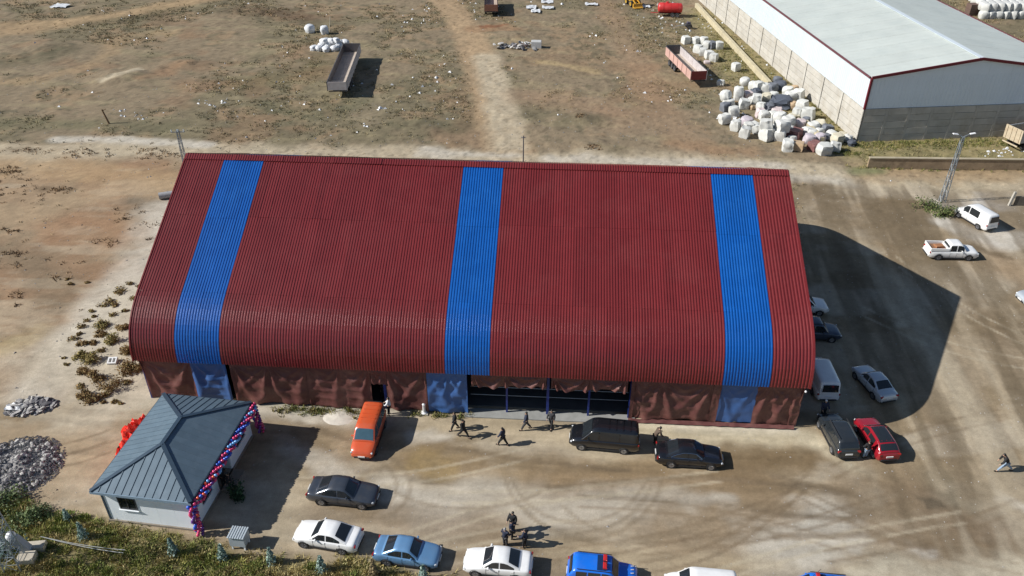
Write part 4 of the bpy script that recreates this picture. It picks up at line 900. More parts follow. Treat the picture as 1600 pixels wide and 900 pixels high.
# ------------------------------------------------------------------ bulk bags
BAGW = mat('white woven bag', alb((226, 226, 220)), .75, 0, .08, 1.6, objvar=.06, dirt=(alb((176, 170, 158)), 1.4, .5)); BAGG = mat('grey woven bag', alb((120, 124, 132)), .75, 0, .15, 1.6, objvar=.08); BAGD = mat('dark grey sheet bag', alb((86, 92, 104)), .7, 0, .2, 1.6, objvar=.08)
BAGY = mat('yellowish bag', alb((222, 214, 190)), .75, 0, .1, 1.6); BAGP = mat('pinkish bag', alb((222, 206, 204)), .75, 0, .12, 1.6); BAGT = mat('tan carton', alb((206, 178, 144)), .85, 0, .1, 1.6); BAGM = mat('dull maroon crate', alb((140, 98, 94)), .7, 0, .35, 3); BAGV = mat('mauve bag', alb((206, 196, 202)), .75, 0, .15, 2)
def bag_mesh(seed, m, rnd=.22, crumple=.08):
    r_ = random.Random(seed); n = 6; bm_ = bmesh.new(); bmesh.ops.create_cube(bm_, size=1.0); bmesh.ops.subdivide_edges(bm_, edges=bm_.edges, cuts=n-1, use_grid_fill=True)
    for v in bm_.verts:
        c = v.co.copy(); s = c.normalized()*.62; k = rnd+.25*rnd*abs(c.z)
        v.co = c.lerp(s, k*1.4); nn = mnoise.noise_vector(c*3+Vector((seed*7.1, 0, 0))); v.co += nn*crumple
        if c.z > .45: v.co.z += .07*max(0, mnoise.noise(c*5+Vector((seed, 2, 0)))) - .06*(1-abs(c.x)*2)*(1-abs(c.y)*2)
        if c.z < -.4: v.co.z = -.5
        v.co.z += .5
    me_ = bpy.data.meshes.new('bulk_bag'); bm_.to_mesh(me_); bm_.free(); me_.materials.append(m); me_.polygons.foreach_set('use_smooth', [True]*len(me_.polygons)); me_.set_sharp_from_angle(angle=R(50)); return me_
BM = {}
def bag(u, v, lab, m=BAGW, s=1.2, z=0, h=None, seed=None, rnd=.22, cr=.08, cat='bulk bag', grp='bulk bags dumped beside the warehouse', name='bulk_bag'):
    """u,v: centre of the bag in the photograph; z: height of its underside"""
    seed = random.randint(0, 5) if seed is None else seed; k = (m.name, seed, rnd, cr)
    if k not in BM: BM[k] = bag_mesh(seed, m, rnd, cr)
    h = h or s; g = G(u, v, z+h*.5); o = put(name, BM[k], None, (g.x, g.y, hz(g.x, g.y)+z-.02), random.uniform(0, 1.6)); o.scale = (s*random.uniform(.92, 1.08), s*random.uniform(.88, 1.06), h*random.uniform(.88, 1.04))
    if grp.startswith('bulk'): o.rotation_euler = (random.uniform(-.16, .16), random.uniform(-.16, .16), random.uniform(0, 1.6))
    return tag(o, lab, cat, grp)
def z4(x, y): return (980+x/6.427, y/6.427)
def z5(x, y): return (1100+x/6.0, 100+y/6.0)
A_ = 'loose bags above the red trailer'
for (x, y), lab, m in (((590, 398), 'white bulk bag at the left end of the row above the red trailer', BAGW), ((692, 402), 'white bulk bag second from left above the red trailer', BAGW), ((768, 405), 'white bulk bag at the back of the cluster above the red trailer', BAGW),
        ((800, 445), 'dirty white bulk bag in the middle of the cluster above the red trailer', BAGW), ((850, 448), 'dark grey bulk bag among the white ones above the red trailer', BAGG), ((922, 452), 'white bulk bag at the right end of the cluster by the low wall', BAGW),
        ((712, 492), 'white bulk bag nearest the far end of the red trailer', BAGW), ((762, 515), 'squat white bulk bag along the right side of the red trailer', BAGW), ((822, 548), 'square white bulk bag beside the middle of the red trailer', BAGW), ((872, 568), 'white bulk bag right of the square one beside the red trailer', BAGW),
        ((802, 618), 'flattened pinkish bag beside the red trailer', BAGP), ((1095, 668), 'single white bulk bag standing alone between the low wall and the red trailer', BAGW)):
    bag(*z4(x, y), lab, m, 1.25 if m is not BAGP else 1.0, h=(.5 if m is BAGP else None), grp=A_)
bag(*z4(940, 832), 'crumpled white bag lying behind the tailgate of the red trailer', BAGW, 1.1, h=.8, cr=.2, grp=A_)
heap = [((390, 160), 'round white bag at the upper left tip of the big heap', BAGW, .5, 1.25), ((212, 290), 'round white bag at the left side of the heap on top of another', BAGW, .5, 1.3, .8), ((330, 275), 'tall slim white bag near the left side of the heap', BAGW, .3, 1.2, 0, 1.9), ((238, 362), 'pale grey bag under the round one on the left of the heap', BAGW, .3, 1.2),
    ((205, 405), 'grey sided bag on the left edge of the heap', BAGG, .22, 1.15), ((370, 372), 'square white bag below the tall slim one', BAGW, .15, 1.2), ((290, 446), 'white bag between the grey sided bag and the dirt gap', BAGW, .25, 1.2), ((200, 510), 'white bag at the lower left corner of the heap, apart from the rest', BAGW, .22, 1.25),
    ((512, 212), 'white bag at the top of the heap, left of three', BAGW, .3, 1.3), ((575, 222), 'beige bag at the top of the heap between white and grey', BAGW, .25, 1.25), ((640, 226), 'grey bag at the top of the heap', BAGG, .3, 1.3), ((712, 200), 'dark grey bag at the top of the heap by the end of the low wall', BAGD, .3, 1.5, 0, 1.4),
    ((792, 250), 'white bag right of the dark grey bag on top of the heap', BAGW, .3, 1.25), ((412, 288), 'worn white bag beside the tall slim one', BAGP, .3, 1.1), ((490, 262), 'dark grey crumpled bag lying in the upper heap', BAGD, .4, 1.2, 0, .8), ((497, 325), 'white topped bag with a dark shadow under it', BAGW, .2, 1.2, .3),
    ((592, 322), 'yellowish bag in the upper middle of the heap', BAGY, .25, 1.2), ((815, 302), 'white bag leaning by the warehouse wall, left of a square one', BAGW, .3, 1.3), ((893, 290), 'large square white bag against the warehouse wall', BAGW, .15, 1.45), ((735, 350), 'big dark grey heap of sheeting in the middle of the bags', BAGD, .55, 2.6, 0, 1.3),
    ((612, 402), 'grey crumpled bag left of the dark sheeting', BAGG, .4, 1.3, 0, .9), ((692, 428), 'pinkish white bag below the dark sheeting', BAGP, .4, 1.3, 0, .8), ((562, 470), 'dirty white bag in the middle left of the heap', BAGW, .3, 1.25), ((522, 452), 'pinkish bag in the middle left of the heap', BAGP, .3, 1.1),
    ((930, 385), 'white bag with an open top near the warehouse wall', BAGW, .35, 1.4), ((986, 462), 'square white bag with a dark rim near the wall', BAGW, .12, 1.4), ((845, 385), 'tan bag behind the open white one', BAGT, .3, 1.0), ((722, 500), 'white bag in the centre of the heap', BAGW, .3, 1.35, .4),
    ((800, 530), 'long white bag right of the heap centre', BAGW, .25, 1.4, .4), ((595, 560), 'large white bag stacked on another at the front', BAGW, .22, 1.45, 1.0), ((735, 575), 'large white bag stacked on another, right of the first stack', BAGW, .22, 1.4, 1.0), ((905, 548), 'beige bag with a rounded top in the right part of the heap', BAGP, .3, 1.3),
    ((595, 652), 'white bag at the bottom of the left front stack', BAGW, .2, 1.4), ((722, 658), 'white bag at the bottom of the right front stack', BAGW, .2, 1.35), ((300, 572), 'white bag at the front left with a ragged top', BAGW, .25, 1.2), ((402, 530), 'mauve white bag behind the front left bags', BAGV, .3, 1.25),
    ((420, 582), 'pale bag beside the small front one', BAGW, .25, 1.2), ((380, 636), 'foremost small white bag on the left front of the heap', BAGW, .15, 1.2), ((855, 640), 'dull maroon crates among the white bags', BAGM, .08, 1.6, 0, 1.1), ((966, 622), 'white bag right of the maroon crates', BAGW, .3, 1.1),
    ((1032, 575), 'white bag in the right part of the heap near the wall', BAGW, .3, 1.25), ((1100, 562), 'pale beige bag beside a dark grey one', BAGY, .3, 1.2), ((1152, 602), 'dark grey bag with a pale top by the wall', BAGG, .2, 1.2), ((985, 690), 'mauve bag behind the dark crate at the front', BAGV, .3, 1.2),
    ((1090, 688), 'white bag in the front right part of the heap', BAGV, .35, 1.1), ((1152, 680), 'grey crumpled bag in the front right', BAGG, .4, 1.1, 0, .9), ((1040, 762), 'dark mauve crate between two front bags', BAGM, .1, 1.3, 0, 1.1), ((785, 755), 'white bag left of the tan carton at the front', BAGW, .2, 1.3),
    ((880, 762), 'square tan carton at the front of the heap', BAGT, .06, 1.25, 0, 1.1), ((1130, 790), 'foremost white bag on the right front of the heap', BAGW, .3, 1.4), ((1226, 765), 'white bag right of the foremost one', BAGW, .25, 1.2), ((1252, 690), 'long beige bag leaning on the wall at the right end', BAGY, .35, 1.3),
    ((830, 690), 'pale grey bag under the maroon crates', BAGW, .35, 1.0, 0, .8), ((850, 480), 'flattened pale sheet bag in the middle of the heap', BAGY, .35, 1.3, 0, .5), ((1350, 690), 'white crumpled bag at the warehouse corner', BAGW, .35, 1.1, 0, .9), ((1385, 735), 'black crumpled sack at the warehouse corner', BAGD, .45, .9, 0, .6),
    ((470, 205), 'dirty white bag on the upper left shoulder of the heap', BAGW, .3, 1.1), ((450, 345), 'small grey white bag left of the white topped one', BAGW, .3, 1.0), ((655, 300), 'white bag half hidden right of the yellowish one', BAGW, .3, 1.1), ((765, 318), 'small white bag wedged left of the leaning wall bag', BAGW, .3, 1.05),
    ((852, 232), 'brownish bag at the foot of the wall above the heap', BAGT, .35, 1.0), ((875, 440), 'white bag wedged left of the dark rimmed one', BAGW, .3, 1.15), ((655, 480), 'white bag just left of the heap centre', BAGW, .3, 1.1), ((962, 530), 'grey white bag right of the rounded beige one', BAGG, .3, 1.0), ((1010, 640), 'small white bag between the mauve bags', BAGW, .3, 1.0),
    ((1195, 655), 'white bag beside the long beige one at the wall', BAGW, .3, 1.1), ((1082, 625), 'small white bag under the pale beige one', BAGW, .3, 1.0), ((668, 612), 'white bag wedged between the two front stacks', BAGW, .25, 1.15), ((790, 610), 'white bag left of the maroon crates', BAGW, .25, 1.1), ((500, 600), 'white bag left of the left front stack', BAGW, .25, 1.1),
    ((540, 395), 'white bag above the pinkish bag on the left', BAGW, .3, 1.1), ((455, 400), 'tan sack lying in the dirt gap of the heap', BAGT, .35, .9, 0, .6), ((1300, 660), 'beige sack on the kerb near the warehouse corner', BAGY, .35, 1.0, 0, .7), ((690, 150), 'grey sack at the end of the low wall above the heap', BAGG, .35, 1.1, 0, .9),
    ((470, 570), 'white bag tucked behind the left front bags', BAGW, .3, 1.0)]
for it in heap:
    (x, y), lab, m, rnd, s = it[:5]; z = it[5] if len(it) > 5 else 0; h = it[6] if len(it) > 6 else None
    bag(*z5(x, y), lab, m, s*1.08, z*1.05, h and h*1.05, rnd=rnd, cr=.26 if 'crumpl' in lab or 'sheet' in lab else .10)
# far stack of bulk bags beyond the warehouse
g0 = G(1528, 34); fs_m = [bag_mesh(k, BAGW, .4, .05) for k in range(4)]; cnt = 0; ORD = 'first second third fourth fifth sixth seventh eighth ninth tenth eleventh twelfth thirteenth'.split()
for i in range(15):
    for j in range(12):
        x, y = 78.9+i*1.42+j*.18, 160.6+j*1.5+i*.18
        for zl in ((0, 1) if j == 0 else (1,)):
            if j == 0 and zl == 1: x += .2; y += .5
            if cnt > 215: continue
            o = put('bulk_bag', random.choice(fs_m), None, (x+random.uniform(-.08, .08), y+random.uniform(-.08, .08), zl*1.35), random.uniform(0, 1.6)); o.scale = (1.5, 1.5, 1.4); cnt += 1
            if j == 0 and i < 13: tag(o, '%s white bag from the brown box in the %s front row of the far stack' % (ORD[i], 'lower' if zl == 0 else 'upper'), 'bulk bag', 'white bulk bags in the far stack')
            else: tag(o, 'white bulk bag on top of the far stack behind its front row', 'bulk bag', 'white bulk bags in the far stack')
p = G(1524, 23); bx = thing('wooden_box', 'dark brown slatted box at the end of the far stack of white bags', 'box', (p.x-.6, p.y-.2, 0), R(10))
BRB = mat('dark brown boards', alb((112, 90, 80)), .85, 0, .15, 1.5, objvar=.1)
for k in range(5): MB().box((0, 0, .22+k*.42), (2.6, 1.6, .40)).build('board', BRB, bx)

# ------------------------------------------------------------------ poles
LAT = mat('weathered lattice steel', (.30, .34, .37), .5, .4, .12)
def lattice_pole(label, p, h=7.75, w0=.26, w1=.12, lamp=False, arms=True):
    t = thing('lattice_pole', label, 'pole', (p[0], p[1], 0), R(8)); n = 12
    for sx_, sy_ in ((1, 1), (1, -1), (-1, -1), (-1, 1)): MB().tube((sx_*w0, sy_*w0, 0), (sx_*w1, sy_*w1, h), .045, .035, 4).build('leg', LAT, t)
    mb = MB()
    for k in range(n):
        z0, z1 = h*k/n, h*(k+1)/n; a, b = w0+(w1-w0)*k/n, w0+(w1-w0)*(k+1)/n; s = 1 if k % 2 else -1
        for q_ in range(4):
            c, d_ = [(1, 1), (1, -1), (-1, -1), (-1, 1)][q_], [(1, -1), (-1, -1), (-1, 1), (1, 1)][q_]
            if s > 0: c, d_ = d_, c
            mb.tube((c[0]*a, c[1]*a, z0), (d_[0]*b, d_[1]*b, z1), .02, n=4); mb.tube((c[0]*b, c[1]*b, z1), (d_[0]*b, d_[1]*b, z1), .018, n=4)
    mb.build('lattice_brace', LAT, t)
    if arms:
        for z in (h-.25,): MB().box((0, 0, z), (1.5, .08, .08)).build('cross_arm', LAT, t)
        for x in (-.65, 0, .65): MB().lathe([(.02, 0), (.07, .05), (.05, .12), (.07, .18), (.02, .26)], 8, c=(x, 0, h-.2)).build('insulator', mat('pale insulator', (.6, .66, .68), .3), t)
    if lamp:
        for s_ in (1, -1):
            MB().tube((0, 0, h), (s_*.7, 0, h+.35), .035).build('lamp_arm', LAT, t); MB().box((s_*.95, 0, h+.36), (.6, .26, .14), (0, -.15*s_, 0), .05).build('lamp_head', mat('white plastic', (.75, .75, .75)), t)
    return t
lattice_pole('grey lattice pole behind the left end of the hall roof', G(277, 203, 7.75).xy)
lattice_pole('grey lattice pole with white lamps rising from a bush near the minibus', G(1505, 214, 7.75).xy, lamp=True, arms=False)
lp = lattice_pole('grey lattice pole in the grass at the bottom left corner', G(26, 884).xy, 8, .5, .2)
pc = G(818, 212, 7.0); cp = thing('slim_pole', 'slim dark pole standing behind the middle of the hall roof', 'pole', (pc.x, pc.y, 0)); MB().tube((0, 0, 0), (0, 0, 7.0), .09, .06, 8).build('shaft', mat('dark pole steel', (.12, .11, .12), .6), cp); MB().box((0, 0, 6.8), (.5, .06, .06)).build('cross_arm', LAT, cp)
p = G(172, 190); wp = thing('wooden_post', 'leaning brown wooden post in the far left field', 'post', (p.x, p.y-.8, hz(p.x, p.y)), 0); MB().tube((.3, 0, -.1), (-.25, .1, 2.0), .14, .10, 8).build('shaft', mat('brown timber', alb((130, 104, 76)), .9, 0, .2, 3), wp); MB().tube((-.2, .1, 1.8), (.25, .2, 2.05), .05).build('branch_stub', MATS['brown timber'], wp)
# footing with a grey post at bottom left
p = G(47, 872); ft = thing('concrete_footing', 'two stepped concrete footing with a leaning grey post and white cap in the grass', 'footing', (p.x, p.y, 0), R(10))
CONL = mat('weathered concrete', alb((200, 190, 172)), .9, 0, .15, 2, bump=.3); GRP = mat('grey post paint', alb((168, 174, 182)), .6, 0, .1)
MB().box((0, -.25, .28), (1.0, .75, .56), None, .03).build('concrete_block', CONL, ft); MB().box((.25, .62, .26), (1.1, .6, .52), None, .03).build('concrete_block', CONL, ft)
MB().box((-.35, .35, .95), (.5, .42, 1.5), (0, -.42, 0), .04).build('post', GRP, ft); MB().lathe([(.02, .26), (.2, .2), (.3, .02), (.3, -.12), (.02, -.14)], 12, c=(-.75, .4, 1.75)).build('cap', mat('white plastic', (.75, .75, .75)), ft, smooth=50)
cbm = mat('grey cable', (.34, .35, .34), .6)
p0, p1 = G(70, 852), G(196, 872); cb_ = thing('cable', 'grey cable sagging over the grass from the concrete footing', 'cable', (p0.x, p0.y, 0)); d = p1-p0
for oy in (0, .22):
    mb = MB(); pts = [(d.x*t, d.y*t+oy*t, .75-.35*t-.7*t*(1-t)+.1) for t in [i/8 for i in range(9)]]
    for a, b in zip(pts[:-1], pts[1:]): mb.tube(a, b, .022, n=5)
    mb.build('strand', cbm, cb_)
# metal box on legs
p = G(375, 857); mbx = thing('metal_box', 'small pale metal box on short legs near the balloon garland foot', 'box', (p.x, p.y+.25, 0), R(-3)); MBX = mat('shade lifted end sheet metal', alb((196, 206, 212)), .5, .1, .06)
MB().box((0, 0, .75), (1.0, .8, .85), None, .03).build('cabinet', MBX, mbx)
for k in range(7): MB().box((-.48+k*.16, 0, 1.22), (.12, .98, .06), (0, 0, 0), .02).build('lid_slat', MBX, mbx)
for sx_ in (-.4, .4):
    for sy_ in (-.32, .32): MB().box((sx_, sy_, .17), (.09, .09, .34)).build('leg', WALLW, mbx)
# bollard, blocks, pipe
p = G(663, 646); bo = thing('white_bollard', 'small white tapered bollard in front of the blue curtain', 'bollard', (p.x, p.y, 0)); MB().lathe([(.22, 0), (.24, .12), (.12, .2), (.10, .85), (.13, .92), (.02, 1.0)], 10).build('shaft', mat('white plastic', (.75, .75, .75)), bo, smooth=40); MB().box((0, 0, .04), (.6, .5, .08)).build('base_plate', CONC, bo)
p = G(177, 566); cbk = MB()
for c, d_ in (((0, .38, .3), (1.0, .16, .4)), ((0, -.38, .3), (1.0, .16, .4)), ((-.42, 0, .3), (.16, .6, .4)), ((.42, 0, .3), (.16, .6, .4)), ((0, 0, .3), (.14, .6, .38))): cbk.box(c, d_)
tag(cbk.build('hollow_block', mat('white block', (.7, .7, .69), .8), None, loc=(p.x, p.y, -.05)), 'white hollow block with two openings among the brown bushes', 'block').rotation_euler = (.25, 0, .15); bpy.data.objects['hollow_block'].scale = (.72, .72, .72)
p = G(262, 312); pi = MB().tube((-.9, 0, .4), (1.2, .9, .4), .38, n=16, cap=False); pi.tube((-.9, 0, .4), (1.2, .9, .4), .30, n=16, cap=False)
tag(pi.build('concrete_pipe', mat('grey pipe', alb((170, 170, 172)), .7), None, smooth=50, loc=(p.x, p.y, hz(p.x, p.y))), 'grey pipe lying behind the left edge of the hall roof', 'pipe')
p = G(530, 651); dome = MB().grid(lambda s, v: (1.25*(1-v)**.8*math.cos(2*math.pi*s)*(1+.12*mnoise.noise((math.cos(6.28*s)*2, math.sin(6.28*s)*2, v))), .95*(1-v)**.8*math.sin(2*math.pi*s), .22*v+.04*mnoise.noise((s*9, v*3, 0))), 22, 6)
tag(dome.build('plaster_heap', mat('chalky plaster', alb((222, 214, 200)), .95, 0, .1, 4, bump=.4), None, smooth=60, loc=(p.x, p.y, 0)), 'flat pale plaster heap left of the orange van', 'plaster heap')

#SECTION3
# ------------------------------------------------------------------ grass and scrub (nobody could count these)
GRM = attr_mat('dry grass'); LEAF = attr_mat('scrub leaves')
def tri_mesh(name, V, T, m, as_stuff=True):
    """V: (n,k,3) polygons of k corners, T: (n,3) albedo per polygon"""
    n, k, _ = V.shape; me = bpy.data.meshes.new(name); me.vertices.add(n*k); me.vertices.foreach_set('co', V.astype(np.float32).ravel())
    me.loops.add(n*k); me.loops.foreach_set('vertex_index', np.arange(n*k, dtype=np.int32)); me.polygons.add(n)
    me.polygons.foreach_set('loop_start', np.arange(0, n*k, k, dtype=np.int32)); me.polygons.foreach_set('loop_total', np.full(n, k, np.int32)); me.update()
    a = me.attributes.new('tint', 'FLOAT_COLOR', 'POINT'); c = np.concatenate([np.repeat(T, k, 0), np.ones((n*k, 1))], 1); a.data.foreach_set('color', c.astype(np.float32).ravel())
    me.materials.append(m); return me
def sample(field, x, y):
    i = np.clip(np.searchsorted(gy, y)-1, 0, len(gy)-2); j = np.clip(np.searchsorted(gx, x)-1, 0, len(gx)-2)
    fy = (y-gy[i])/(gy[i+1]-gy[i]); fx = (x-gx[j])/(gx[j+1]-gx[j])
    return (field[i, j]*(1-fx)+field[i, j+1]*fx)*(1-fy)+(field[i+1, j]*(1-fx)+field[i+1, j+1]*fx)*fy
def blades(px, py, nb, ln, wd, spread, cols, lean=.6):
    n = len(px); N = n*nb; bx_, by_ = np.repeat(px, nb), np.repeat(py, nb); bz = np.repeat(sample(H, px, py), nb)-.02
    sp = np.repeat(spread, nb); ln = np.repeat(ln, nb)*rng.uniform(.5, 1.2, N); wd = np.repeat(wd, nb)*rng.uniform(.7, 1.3, N)
    a = rng.uniform(0, 2*np.pi, N); r = np.sqrt(rng.uniform(0, 1, N))*sp; bx_ = bx_+r*np.cos(a); by_ = by_+r*np.sin(a)
    b = rng.uniform(0, 2*np.pi, N); l = rng.uniform(.1, lean, N)*ln; t = rng.uniform(0, np.pi, N)
    base = np.stack([bx_, by_, bz], 1); side = np.stack([np.cos(t), np.sin(t), 0*t], 1)*wd[:, None]/2
    tip = base+np.stack([np.cos(b)*l, np.sin(b)*l, ln], 1)
    V = np.stack([base-side, base+side, tip], 1); T = np.repeat(cols, nb, 0)*rng.uniform(.7, 1.3, (N, 1)); return V, np.clip(T, .01, .6)
def pick(n, x0, x1, y0, y1, dens, seed=0):
    x, y = rng.uniform(x0, x1, n), rng.uniform(y0, y1, n); k = rng.uniform(0, 1, n) < sample(dens, x, y); return x[k], y[k]
def in_frame(x, y, m=60):
    d = np.stack([x, y, np.full(x.shape, -CAM_Z)], 1); z = d@np.array(fwd); u = 800+F_PX*(d@np.array(rt))/z; v = 450-F_PX*(d@np.array(up))/z
    return (u > -m) & (u < 1600+m) & (v > -m) & (v < 900+m)
blk = np.maximum(inside(X, Y, [(-31.5, 45.5), (19, 45.5), (19, 77), (-31.5, 77)]), inside(X, Y, [(WHP[0]+a*math.cos(WYAW)-b*math.sin(WYAW), WHP[1]+a*math.sin(WYAW)+b*math.cos(WYAW)) for a, b in ((-.4, -.4), (27.5, -.4), (27.5, 76), (-.4, 76))]))
blk = np.maximum(blk, inside(X, Y, [(-28.6, 33.6), (-21.4, 33.6), (-21.4, 43), (-28.6, 43)]))
dens_f = grassy*(1-blk)*sstep(.42, .6, n3*.5+n4*.2+n2*.3)
x, y = pick(150000, -110, 95, 62, 178, dens_f*.75); k = in_frame(x, y, 30); x, y = x[k], y[k]
far = np.clip((y-60)/110, 0, 1); pal = np.array([alb(c) for c in ((150, 140, 106), (132, 130, 100), (180, 164, 122), (116, 116, 88), (160, 144, 112), (194, 178, 136))])
base_c = np.stack([sample(C[..., i], x, y) for i in range(3)], 1); ci = rng.integers(0, len(pal), len(x))
V, T = blades(x, y, 6, rng.uniform(.10, .24, len(x))*(1+.5*far), rng.uniform(.05, .1, len(x))*(1+.7*far), rng.uniform(.12, .35, len(x)), pal[ci]*.6+base_c*.5, 1.6)
kind(put('field_grass', tri_mesh('field_grass', V, T, GRM)), 'stuff')
dens_g = sstep(-.6, .8, sdist(wx, wy, GRASS))
x, y = pick(30000, -46, 0, 26, 44, dens_g*(.35+.65*sstep(.35, .6, n3))); k = in_frame(x, y, 80); x, y = x[k], y[k]
pal = np.array([alb(c, 1.25) for c in ((172, 170, 98), (150, 156, 88), (206, 188, 128), (126, 136, 78), (222, 204, 150), (192, 174, 118))]); pn = sample(n2, x, y); green = sstep(.38, .62, pn+.35*np.clip((-18-x)/14, -.4, .6))
ci = np.where(rng.uniform(0, 1, len(x)) < green, rng.choice([0, 1, 3, 0, 5], len(x)), rng.choice([2, 4, 5, 2], len(x)))
V, T = blades(x, y, 11, rng.uniform(.12, .34, len(x)), rng.uniform(.035, .075, len(x)), rng.uniform(.1, .28, len(x)), pal[ci], 1.3)
kind(put('verge_grass', tri_mesh('verge_grass', V, T, GRM)), 'stuff')
Vs, Ts = [], []; r3 = np.random.default_rng(17); cnt = 0
while cnt < 190:
    x, y = r3.uniform(-44, -4), r3.uniform(27, 42)
    if not in_frame(np.array([x]), np.array([y]), 40)[0] or float(sdist(np.array([[x]]), np.array([[y]]), GRASS)[0, 0]) < .25: continue
    gr_ = r3.uniform(0, 1) < .65-.02*(x+30); r_ = r3.uniform(.2, .6); cols_ = ((150, 158, 88), (126, 142, 76), (172, 172, 108)) if gr_ else ((184, 166, 114), (160, 146, 100), (200, 184, 134))
    n_ = 130; a_ = r3.uniform(0, 6.28, n_); q_ = np.sqrt(r3.uniform(0, 1, n_)); p_ = np.stack([x+r_*1.3*q_*np.cos(a_), y+r_*q_*np.sin(a_), (1-q_*q_)*r_*.55*r3.uniform(.3, 1.1, n_)], 1)
    up_ = np.stack([np.cos(a_)*q_*.6, np.sin(a_)*q_*.6, np.full(n_, .7)], 1)*r3.uniform(.1, .26, n_)[:, None]; sd_ = r3.normal(0, 1, (n_, 3))*.035; sd_[:, 2] *= .3
    pal_ = np.array([alb(c, 1.25) for c in cols_]); Vs.append(np.stack([p_-sd_, p_+sd_, p_+up_], 1)); Ts.append(pal_[r3.integers(0, 3, n_)]*r3.uniform(.75, 1.2, (n_, 1))); cnt += 1
kind(put('weed_clumps', tri_mesh('weed_clumps', np.concatenate(Vs), np.concatenate(Ts), GRM)), 'stuff')
# thin weeds along the foot of the hall, the wall and dark tussocks on the bare left ground
sx_, sy_ = [], []
for (u0, v0, u1, v1, n, w) in ((430, 640, 570, 645, 150, .4), (1340, 228, 1600, 222, 700, 1.3), (1345, 262, 1600, 262, 250, .8), (1300, 236, 1350, 240, 120, .8), (1100, 60, 1290, 200, 900, 2.6), (640, 648, 735, 652, 50, .3)):
    t = rng.uniform(0, 1, n); p = np.array([G2(u0+(u1-u0)*q_, v0+(v1-v0)*q_) for q_ in t]); sx_.append(p[:, 0]+rng.normal(0, w, n)); sy_.append(p[:, 1]+rng.normal(0, w*.6, n))
x, y = np.concatenate(sx_), np.concatenate(sy_); pal = np.array([alb(c) for c in ((138, 136, 80), (112, 120, 66), (170, 158, 104))])
V, T = blades(x, y, 9, rng.uniform(.15, .4, len(x)), rng.uniform(.05, .09, len(x)), rng.uniform(.1, .3, len(x)), pal[rng.integers(0, 3, len(x))], 1.0)
kind(put('weeds', tri_mesh('weeds', V, T, GRM)), 'stuff')
pts = []
for (u, v, su, sv, n) in ((15, 268, 14, 6, 26), (30, 296, 40, 16, 40), (95, 297, 16, 5, 30), (40, 235, 40, 4, 22), (130, 240, 60, 8, 36), (240, 240, 30, 10, 46), (15, 360, 14, 5, 16), (20, 400, 30, 14, 24), (210, 345, 30, 18, 24), (175, 380, 18, 4, 12), (30, 465, 16, 8, 10), (100, 430, 40, 30, 14), (930, 232, 12, 3, 16), (905, 185, 6, 4, 14), (440, 22, 45, 9, 60), (190, 58, 30, 6, 30)):
    pts += [(u+rng.normal(0, su*.6), v+rng.normal(0, sv*.6)) for _ in range(n)]
p = np.array([G2(*q_) for q_ in pts]); kp = rng.uniform(0, 1, len(p)) < .7; x, y = p[kp, 0], p[kp, 1]; pal = np.array([alb(c) for c in ((152, 124, 94), (168, 142, 110), (134, 114, 90))])
V, T = blades(x, y, 12, rng.uniform(.12, .3, len(x)), rng.uniform(.08, .16, len(x)), rng.uniform(.2, .5, len(x)), pal[rng.integers(0, 3, len(x))], 1.6)
kind(put('dark_tussocks', tri_mesh('dark_tussocks', V, T, GRM)), 'stuff')
def leaf_cloud(n, rx, ry, rz, size, cols, seed, cone=False, clumps=9):
    r_ = np.random.default_rng(seed); cc = r_.normal(0, .5, (clumps, 3)); cc /= np.maximum(1, np.linalg.norm(cc, axis=1))[:, None]; cc[:, 2] = np.abs(cc[:, 2])
    k = r_.integers(0, clumps, n); p = cc[k]+r_.normal(0, .26, (n, 3)); p[:, 2] = np.abs(p[:, 2])
    if cone: z = r_.uniform(0, 1, n)**1.1; a = r_.uniform(0, 2*np.pi, n); rr_ = (1-z*.88)*np.sqrt(r_.uniform(.15, 1, n))*(1+.25*np.sin(a*5+z*20)); p = np.stack([rr_*np.cos(a), rr_*np.sin(a), z*1.0], 1)
    p = p*np.array([rx, ry, rz]); nrm = r_.normal(0, 1, (n, 3))+p/np.array([rx, ry, rz])*1.2; nrm /= np.linalg.norm(nrm, axis=1)[:, None]
    t1 = np.cross(nrm, r_.normal(0, 1, (n, 3))); t1 /= np.linalg.norm(t1, axis=1)[:, None]; t2 = np.cross(nrm, t1); s = (size*r_.uniform(.5, 1.3, n))[:, None]
    V = np.stack([p-t1*s*.5-t2*s*.3, p+t1*s*.5-t2*s*.3, p+t2*s*.8], 1); pal = np.array([alb(c, 1.25) for c in cols]); T = pal[r_.integers(0, len(pal), n)]*(.8+.4*r_.uniform(0, 1, (clumps, 1))[k]); return V, T
BRC = ((148, 120, 82), (162, 136, 94), (128, 106, 74), (152, 134, 90)); OLC = ((150, 136, 86), (126, 120, 74), (170, 150, 98))
TWIG = mat('brown twigs', (.11, .08, .055), .9, 0, .2)
def bush(name, label, p, rx, ry, rz, cols, seed, cat, n=800, size=.12, grp=None):
    t = thing(name, label, cat, (p[0], p[1], hz(p[0], p[1])-.03), 0, grp); V, T = leaf_cloud(n, rx, ry, rz, size, cols, seed); put('crown', tri_mesh('crown', V, T, LEAF), t)
    r_ = random.Random(seed); mb = MB()
    for _ in range(9):
        a = r_.uniform(0, 6.28); mb.tube((0, 0, 0), (rx*.7*math.cos(a), ry*.7*math.sin(a), rz*r_.uniform(.5, .95)), .018, .006, 4)
    mb.build('stems', TWIG, t); return t
def zb(x, y): return (100+x/4.2875, 430+y/4.2875)
GB = 'dry bushes left of the hall'
